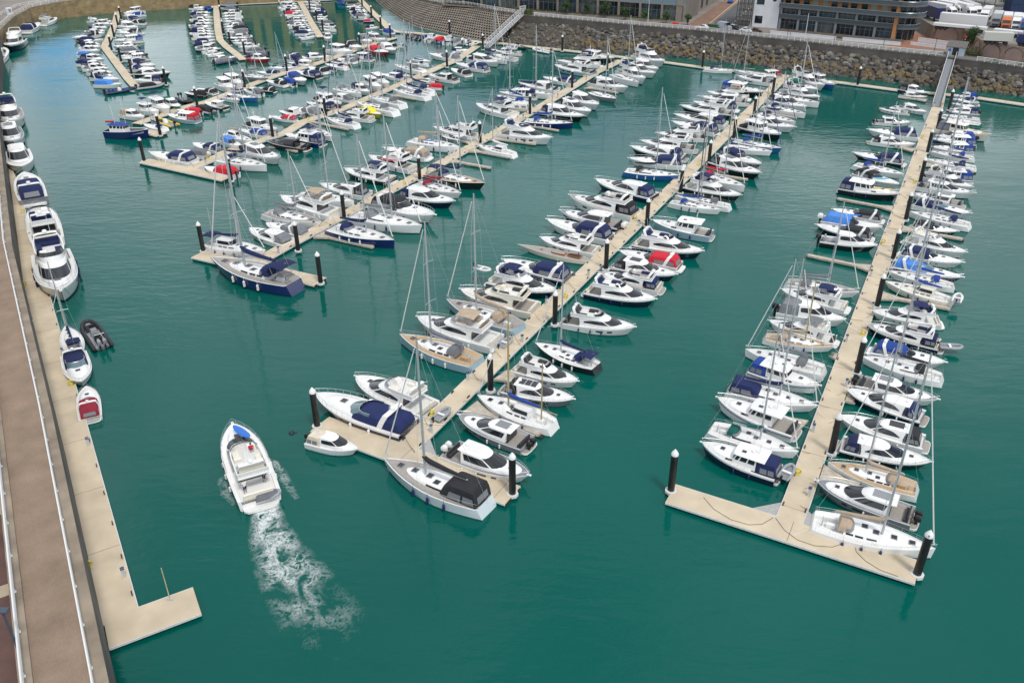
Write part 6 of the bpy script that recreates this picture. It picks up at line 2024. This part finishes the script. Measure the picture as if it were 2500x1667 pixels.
p = at(1647, 62.5, QZ); t = thing('barrier', 'red plastic barriers standing on the pavement behind the railing', 'barrier', p, ra)
for x in (-.9, .3): mb = MB(); mb.box(x, x+1.1, -.1, .1, .1, 1.0, 0, .05); part('panel', mb, [mat('barrier_red', (.6, .06, .03), .6)], t)
mb = MB(); mb.box(-1.0, 1.5, -.3, .3, 0, .1); part('foot', mb, [BLACK], t)
for k, (px, py, yt, lab) in enumerate(((1358, 37, 2, 'before the street trees'), (1921, 97, 60, 'near the stair tower'), (2036, 104, 75, 'by the terrace steps'), (2156, 116, 93, 'near the orange pier'), (2280, 128, 97, 'before the hut'))):
    p = at(px, py, QZ); t = thing('street_lamp', f'slim black street lamp {lab}', 'street lamp', p, 0, 'slim black street lamps'); H = mast_height(p, yt); mb = MB(); mb.tube([(0, 0, 0), (0, 0, H)], [.09, .06], 6); part('post', mb, [BLACK], t); mb = MB(); mb.ball((0, 0, H+.15), .22, 0, 8, 5, .8); part('lamp_head', mb, [BLACK], t)
for px, py, yt, lab in ((1964, 101, 35, 'tall white flagpole by the railing in front of the shopfronts'), (1581, 64, 2, 'tall white flagpole by the railing before the glass frontage')):
    p = at(px, py, QZ); t = thing('flagpole', lab, 'flagpole', p, 0, 'white flagpoles'); H = mast_height(p, yt); mb = MB(); mb.tube([(0, 0, 0), (0, 0, H)], [.12, .07], 6); part('pole', mb, [GANGW], t); mb = MB(); mb.ball((0, 0, H+.05), .12, 0, 8, 5); part('finial', mb, [GANGW], t)
p = at(47, 1589, QZ); t = thing('lamp_post', 'dark blue lamp post on the maroon terrace', 'lamp post', p); H = mast_height(p, 1491); mb = MB(); mb.tube([(0, 0, 0), (0, 0, H)], [.11, .08], 8); part('post', mb, [mat('lamp_blue_grey', (.05, .07, .10), .5)], t); mb = MB(); mb.box(-.45, .45, -.25, .25, H, H+.16, 0, .05); part('lamp_head', mb, [mat('lamp_blue_grey')], t)
p = at(23, 22, QZ); t = thing('kiosk', 'white kiosk box beside the far promenade railing', 'kiosk', at(24, 36, QZ), .9); mb = MB(); mb.box(-.8, .8, -.8, .8, 0, 2.4, 0, .1); part('body', mb, [GANGW], t); mb = MB(); mb.box(-.5, .5, -.83, -.8, .8, 2.0); part('panel', mb, [GREYP], t)

# ------------------------------------------------------------------ wake of the motoring yacht
pts = [at(500+x/2.936, 1000+y/2.936, 0) for x, y in ((425, 640), (440, 700), (452, 800), (478, 920), (540, 1050), (620, 1180), (720, 1320), (840, 1500), (960, 1700), (1100, 1920))]
wid = [1.3, 1.5, 1.9, 2.4, 2.9, 3.3, 3.7, 4.0, 4.4, 4.8]
pf = []; wf = []
for i in range(len(pts)-1):
    for k in range(4): pf.append(pts[i].lerp(pts[i+1], k/4)); wf.append(wid[i]+(wid[i+1]-wid[i])*k/4)
NR = len(pf); me = bpy.data.meshes.new('wake_foam'); vs = []
for i, p in enumerate(pf):
    tt = (pf[min(i+1, NR-1)]-pf[max(i-1, 0)]).normalized(); n = Vector((-tt.y, tt.x, 0))
    for k in range(7): q = p+n*wf[i]*(k/3-1); vs.append((q.x, q.y, .02))
me.from_pydata(vs, [], [(i*7+k, i*7+k+1, i*7+k+8, i*7+k+7) for i in range(NR-1) for k in range(6)])
uv = me.uv_layers.new()
for f in me.polygons:
    for li, vi in zip(f.loop_indices, f.vertices): uv.data[li].uv = ((vi//7)/(NR-1), (vi % 7)/6)
fm = bpy.data.materials.new('foam'); fm.use_nodes = True; nt = fm.node_tree; b = nt.nodes['Principled BSDF']; b.inputs['Base Color'].default_value = (.72, .78, .78, 1); b.inputs['Roughness'].default_value = .8
g = N('ShaderNodeNewGeometry', nt); u = N('ShaderNodeUVMap', nt); sx = N('ShaderNodeSeparateXYZ', nt); nt.links.new(u.outputs['UV'], sx.inputs[0])


def M(op, a, b_=None, c=None):
    n = N('ShaderNodeMath', nt); n.operation = op
    for i, v in enumerate((a, b_, c)):
        if v is None: continue
        if isinstance(v, (int, float)): n.inputs[i].default_value = v
        else: nt.links.new(v, n.inputs[i])
    return n.outputs[0]


def noise(sc, det, dis, rough=.5):
    n = N('ShaderNodeTexNoise', nt, Scale=sc, Detail=det, Distortion=dis, Roughness=rough); nt.links.new(g.outputs['Position'], n.inputs['Vector']); return n.outputs['Fac']


def clampd(x): return M('MINIMUM', 1.0, M('MAXIMUM', 0.0, x))


age = sx.outputs[0]; acr = M('ABSOLUTE', M('SUBTRACT', M('MULTIPLY', sx.outputs[1], 2.0), 1.0))
edge = M('MULTIPLY', clampd(M('MULTIPLY', M('SUBTRACT', 1.0, acr), 1.6)), clampd(M('MULTIPLY', M('SUBTRACT', 1.0, age), 2.6))); young = clampd(M('SUBTRACT', 1.0, M('MULTIPLY', age, 2.1)))
def thread(sc, w_, dis): return clampd(M('SUBTRACT', 1.0, M('MULTIPLY', M('ABSOLUTE', M('SUBTRACT', noise(sc, 6.0, dis, .6), .5)), w_)))
big = clampd(M('MULTIPLY', M('SUBTRACT', noise(.34, 4.0, .8), M('ADD', .30, M('MULTIPLY', age, .08))), 5.0))
grain = M('ADD', .15, M('MULTIPLY', noise(4.5, 4.0, 0), 1.5))
net = M('MULTIPLY', M('MAXIMUM', thread(.5, 12.0, 1.0), M('MULTIPLY', thread(1.1, 10.0, .6), .8)), big)
churn = M('MULTIPLY', young, clampd(M('MULTIPLY', M('SUBTRACT', noise(.8, 7.0, .8, .65), M('SUBTRACT', .585, M('MULTIPLY', young, .27))), 5.0)))
fo_ = M('MULTIPLY', M('MULTIPLY', M('ADD', M('MULTIPLY', net, M('SUBTRACT', 1.15, M('MULTIPLY', age, .65))), churn), grain), edge)
al = N('ShaderNodeMapRange', nt); al.inputs['From Min'].default_value = .04; al.inputs['From Max'].default_value = .95; al.inputs['To Max'].default_value = .92; nt.links.new(fo_, al.inputs['Value'])
nt.links.new(al.outputs['Result'], b.inputs['Alpha'])
me.materials.append(fm); o = obj('wake_foam', me); tag(o, 'white churned wake behind the motoring yacht', 'wake', None, 'stuff')
# bow wash on either side
for s, P in ((0, ((165, 395), (140, 450), (125, 520), (150, 600), (215, 680))), (1, ((440, 345), (500, 380), (545, 450), (600, 540), (660, 640)))):
    q = [at(500+x/2.936, 1000+y/2.936, 0) for x, y in P]; me = bpy.data.meshes.new('bow_wash'); vs = []; W_ = (.25, .5, .7, .7, .4); n_ = len(q)
    for i, p in enumerate(q):
        tt = (q[min(i+1, n_-1)]-q[max(i-1, 0)]).normalized(); n = Vector((-tt.y, tt.x, 0))
        for k in range(3): r_ = p+n*W_[i]*(k-1); vs.append((r_.x, r_.y, .025))
    me.from_pydata(vs, [], [(i*3+k, i*3+k+1, i*3+k+4, i*3+k+3) for i in range(n_-1) for k in range(2)]); uv = me.uv_layers.new()
    for f in me.polygons:
        for li, vi in zip(f.loop_indices, f.vertices): uv.data[li].uv = (.62+.2*(vi//3)/(n_-1), (vi % 3)/2)
    me.materials.append(fm); o = obj('wash_foam', me); tag(o, f'thin foam streak off the {("left", "right")[s]} bow of the motoring yacht', 'wake', None, 'stuff')

# ------------------------------------------------------------------ apartments behind the stone quay, seen only as a reflection in the basin
u = (V2(-82, 421)-V2(-171, 388)).normalized(); n = Vector((u.y, -u.x, 0)); a = V2(-150, 412); t = thing('waterfront_apartments', 'tall glazed apartments with yellow stair bands mirrored in the far basin', 'building'); GRN = mat('facade_green_glass', (.02, .045, .04), .3); YB = mat('facade_yellow', (.34, .26, .10), .8)
mb = MB(); wbox(mb, a, u, n, 0, 92, -16, 0, QZ, 29); part('wall', mb, [GRN], t)
for k in range(7):
    for q in (0, 5.2): mb = MB(); wbox(mb, a, u, n, 4+k*13+q, 7.2+k*13+q, 0, .25, QZ, 29.5); part('stair_band', mb, [YB], t)
for k in range(7): mb = MB(); wbox(mb, a, u, n, 0, 92, .26, .5, QZ+3.1*(k+1), QZ+3.1*(k+1)+.25); part('floor_band', mb, [SLABM], t)
mb = MB(); wbox(mb, a, u, n, -.4, 92.4, -16.4, .6, 29.6, 30.1); part('roof', mb, [SLABM], t)
# ------------------------------------------------------------------ tenders, boards and cables
def tender(label, px, py, z, ang, tube=None, cover=None, L=2.9):
    p = at(px, py, z); t = thing('dinghy', label, 'dinghy', p, ang, 'small dinghies carried by the yachts'); w = .55; k = L/2.9
    side = [(-1.4, w, 0), (.3, w, .02), (.9, w*.8, .08), (1.25, w*.35, .14), (1.32, 0, .16)]
    path = [(x*k, y*k, zz) for x, y, zz in side+[(x, -y, zz) for x, y, zz in reversed(side[:-1])]]
    mb = MB(); mb.tube(path, [.1]+[.19*k]*(len(path)-2)+[.1], 7); part('inflatable_tube', mb, [tube or RUBG], t, 50)
    mb = MB(); mb.loft([[(-1.3*k, w*k, -.08), (-1.3*k, -w*k, -.08)], [(1.1*k, .2, .02), (1.1*k, -.2, .02)]], 0, closed=False, cap1=False); part('floor', mb, [GREYP], t)
    if cover:
        mb = MB(); mb.loft([ring(-1.35*k, 1.3*k, .72*k, .08, .5, 2.4), ring(-1.2*k, 1.1*k, .55*k, .3, .5, 2.4), ring(-1.0*k, .8*k, .25*k, .4, .5, 2.4)], 0); part('cover', mb, [cover], t)
    else:
        mb = MB(); mb.box(-.3, .0, -.5*k, .5*k, .05, .16); part('thwart', mb, [WHITE], t)
        b = outboard(BLACK, -1.5*k, 0, .1, .5); obj(b[0], b[1], t)
    return t


W_ = mat('rib_tube_white', (.7, .7, .68), .5)
tender('grey dinghy stowed across the stern of the white yacht by the cross head', 1079, 1011, .9, 1.0)
tender('white dinghy hanging off the stern of the navy banded trawler yacht', 1179, 656, 2.4, -.6, W_)
tender('grey dinghy across the stern of the black hulled boat on the fifth pontoon', 1922, 1152, .9, .9)
tender('white dinghy hung on davits behind the cream motor sailer', 2338, 728, 1.6, 1.0, W_)
tender('grey dinghy slung behind the navy banded yacht on the fifth pontoon', 2322, 846, .9, -.2)
tender('grey dinghy on the bathing platform of the yacht with the taupe canopy', 1234, 836, .7, 1.0)
tender('covered grey dinghy across the stern platform of the yacht under way', 654, 1209, .95, .45, RUBG, CLOTH['g'], 2.7)


def board(label, px, py, z, ang, L, wd, m, nm='kayak'):
    p = at(px, py, z); mb = MB(); mb.loft([[(x*L/2, wd/2*k*math.cos(a), .1*k*math.sin(a)+.12*abs(x)**3) for a in [6.283*i/10 for i in range(10)]] for x, k in ((-1, .06), (-.85, .5), (-.5, .9), (0, 1), (.5, .9), (.85, .5), (1, .06))], 0, cap0=True)
    o = part(nm, mb, [m]); o.location = p; o.rotation_euler = (0, 0, ang); tag(o, label, nm.replace('_', ' '), 'kayaks and paddle boards'); return o


board('yellow kayak lying along the deck of the black banded wheelhouse boat', 2153, 461, 2.0, -.25, 4.0, .8, HULL['y'])
board('pale blue paddle board on the cruiser with a black canopy', 2150, 436, 2.4, -.2, 3.4, .9, mat('board_cyan', (.08, .38, .52), .4), 'paddle_board')
board('bright blue paddle board along the deck of a black canopied cruiser', 2076, 525, 2.0, -.2, 3.6, .8, mat('board_blue', (.02, .14, .55), .4), 'paddle_board')
board('red board lying on the foredeck of the cream canopied yacht', 948, 391, 2.6, -.25, 3.6, .8, CLOTH['r'], 'paddle_board')
board('blue board on the deck of the sailing yacht with tan covers', 1043, 344, 1.8, -.2, 3.2, .9, mat('board_blue', (.02, .14, .55), .4), 'paddle_board')
board('blue and white paddle board lashed on the foredeck of the yacht under way', 590, 1054, 2.75, -.75, 3.3, .95, mat('board_blue', (.02, .14, .55), .4), 'paddle_board')


def cable(label, P, z=.585):
    pts = [at(1650+x/3.136, 900+y/3.136, DECK) for x, y in P]; q = []
    for i in range(len(pts)-1):
        for k in range(5): q.append(pts[i].lerp(pts[i+1], k/5))
    mb = MB(); mb.tube([(p.x, p.y, z) for p in q]+[(pts[-1].x, pts[-1].y, z)], .02, 5); o = part('mooring_rope', mb, [BLACK]); tag(o, label, 'rope', 'dark ropes on the cross head')


cable('dark rope curving along the outer part of the fifth cross head, by the lone pile', ((212, 985), (290, 1075), (420, 1155), (560, 1195), (660, 1190), (745, 1140)))
cable('dark rope sagging across the middle of the fifth cross head', ((762, 1142), (830, 1235), (930, 1310), (1060, 1355), (1200, 1365), (1330, 1320)))
cable('dark rope curving toward the pile at the white yacht bow on the fifth cross head', ((1368, 1310), (1380, 1400), (1450, 1470), (1560, 1540), (1700, 1590)))

# ------------------------------------------------------------------ people
SKIN = mat('skin', (.50, .30, .21), .55)


def person(label, par_pt, ang, top, legs, hair, pose='stand'):
    """one continuous skinned body, 1.75 m tall, coloured by garment; origin at the feet"""
    V = []; E = []; Rr = []
    def v(p, r, frm=None):
        V.append(p); Rr.append(r)
        if frm is not None: E.append((frm, len(V)-1))
        return len(V)-1
    sit = pose == 'sit'
    pel = v((0, 0, .95), .15); ab = v((.01, 0, 1.12), .14, pel); ch = v((0, 0, 1.33), .165, ab); nk = v((.01, 0, 1.49), .06, ch); jaw = v((.035, 0, 1.57), .085, nk); hd = v((.02, 0, 1.66), .105, jaw); v((.015, 0, 1.72), .07, hd); v((.13, 0, 1.625), .018, hd)
    for s in (1, -1):
        v((.01, s*.105, 1.63), .018, hd)
        if sit: hip = v((.08, s*.1, .90), .105, pel); kn = v((.48, s*.12, .88), .075, hip); an = v((.52, s*.12, .50), .05, kn); v((.66, s*.13, .44), .042, an)
        else: hip = v((0, s*.1, .84), .105, pel); kn = v((.03, s*.11, .48), .07, hip); an = v((-.01, s*.11, .09), .048, kn); v((.13, s*.13, .045), .04, an)
        sh = v((0, s*.19, 1.41), .075, ch)
        if s == 1: el = v((.08, s*.27, 1.17), .05, sh); wr = v((.30, s*.22, 1.12), .034, el); dr = Vector((1, -.2, -.1))
        else: el = v((-.03, s*.27, 1.14), .05, sh); wr = v((.06, s*.27, .91), .034, el); dr = Vector((.25, 0, -1))
        dr.normalize(); pm_ = v(tuple(Vector(V[wr])+dr*.07), .035, wr); sd_ = dr.cross(Vector((0, s, 0))).normalized()
        for k in range(4):
            o = sd_*(.03-.02*k); a_ = v(tuple(Vector(V[pm_])+dr*.05+o), .010, pm_); v(tuple(Vector(V[a_])+dr*(.05, .06, .055, .04)[k]+Vector((0, -s*.012, 0))), .008, a_)
        v(tuple(Vector(V[wr])+dr*.06+sd_*.06), .011, wr)
    me = bpy.data.meshes.new('person'); me.from_pydata(V, E, []); o = bpy.data.objects.new('person', me); COL.objects.link(o)
    md = o.modifiers.new('skin', 'SKIN'); o.modifiers.new('sub', 'SUBSURF').levels = 1
    for i, r in enumerate(Rr): me.skin_vertices[0].data[i].radius = (r, r)
    me.skin_vertices[0].data[0].use_root = True
    bpy.context.view_layer.update()
    m2 = bpy.data.meshes.new_from_object(o.evaluated_get(bpy.context.evaluated_depsgraph_get())); bpy.data.objects.remove(o)
    m2.materials.clear()
    for m in (SKIN, top, legs, BLACK): m2.materials.append(m)
    for f in m2.polygons:
        c = f.center; f.use_smooth = True; arm = abs(c.y) > .21 and c.z < 1.45 and c.z > .55
        f.material_index = 3 if (c.z < .1 and not sit) or (sit and c.z < .5) else 0 if c.z > 1.47 or (arm and c.z < 1.24) else 1 if c.z > .98 else 0 if (c.z < .5 and not sit) else 2
    p = obj('person', m2, None, par_pt, ang); tag(p, label, 'person')
    mb = MB(); mb.ball((-.005, 0, 1.685), .118, 0, 10, 7, .95, -.15); part('hair', mb, [hair], p); return p


HAIRD = mat('hair_dark', (.02, .014, .01), .7); HAIRG = mat('hair_fair', (.25, .17, .08), .7)
xb = [b for b in PLACED if b['pt'] == 'X'][0]; xr = xb['root']; bpy.context.view_layer.update(); XM = xr.matrix_world
sc_ = XM.to_scale()[0]
def on_yacht(x, y, z): return XM @ Vector((x, y, z))
person('person in a white top and navy shorts standing in the yacht cockpit', on_yacht(-4.7, 1.0, .95), xb['a']+.4, CLOTH['w'], CLOTH['n'], HAIRD)
person('person in dark clothes standing by the yacht saloon door', on_yacht(-3.7, -1.0, .95), xb['a']+2.4, CLOTH['k'], CLOTH['n'], HAIRG)
person('person in a red top at the flybridge helm of the yacht', on_yacht(-1.0, -.6, 3.04-.45), xb['a'], CLOTH['r'], CLOTH['n'], HAIRD, 'sit')
person('person in a pale blue top walking on the quay road by the railing', at(1685, 71, QZ+.02), 2.6, mat('shirt_pale_blue', (.25, .35, .55), .8), CLOTH['k'], HAIRD)

# ------------------------------------------------------------------ lettering that can be read in the photograph
for b in PLACED:
    if b['kd'] == 'S' and b['cc'] == 'e' and b['pt'] == 'P5':
        lettering('SERENITY', b['root'], Matrix.Translation((-1.75, -.262, 3.06)) @ Matrix.Rotation(R(78), 4, 'X'), .42, WHITE)
last = max((o for o in bpy.data.objects if o.name.startswith('mooring_pile') and not o.parent), key=lambda o: to_px(o.location)[1]); lp_ = last.location
vd = (EYE-Vector(lp_)); ang = math.atan2(vd.y, vd.x)
lettering('8', last, Matrix.Rotation(-last.rotation_euler.z, 4, 'Z') @ Matrix.Rotation(ang, 4, 'Z') @ Matrix.Translation((.36, 0, 5.30)) @ Matrix.Rotation(R(90), 4, 'Z') @ Matrix.Rotation(R(42), 4, 'X'), .32, BLACK)
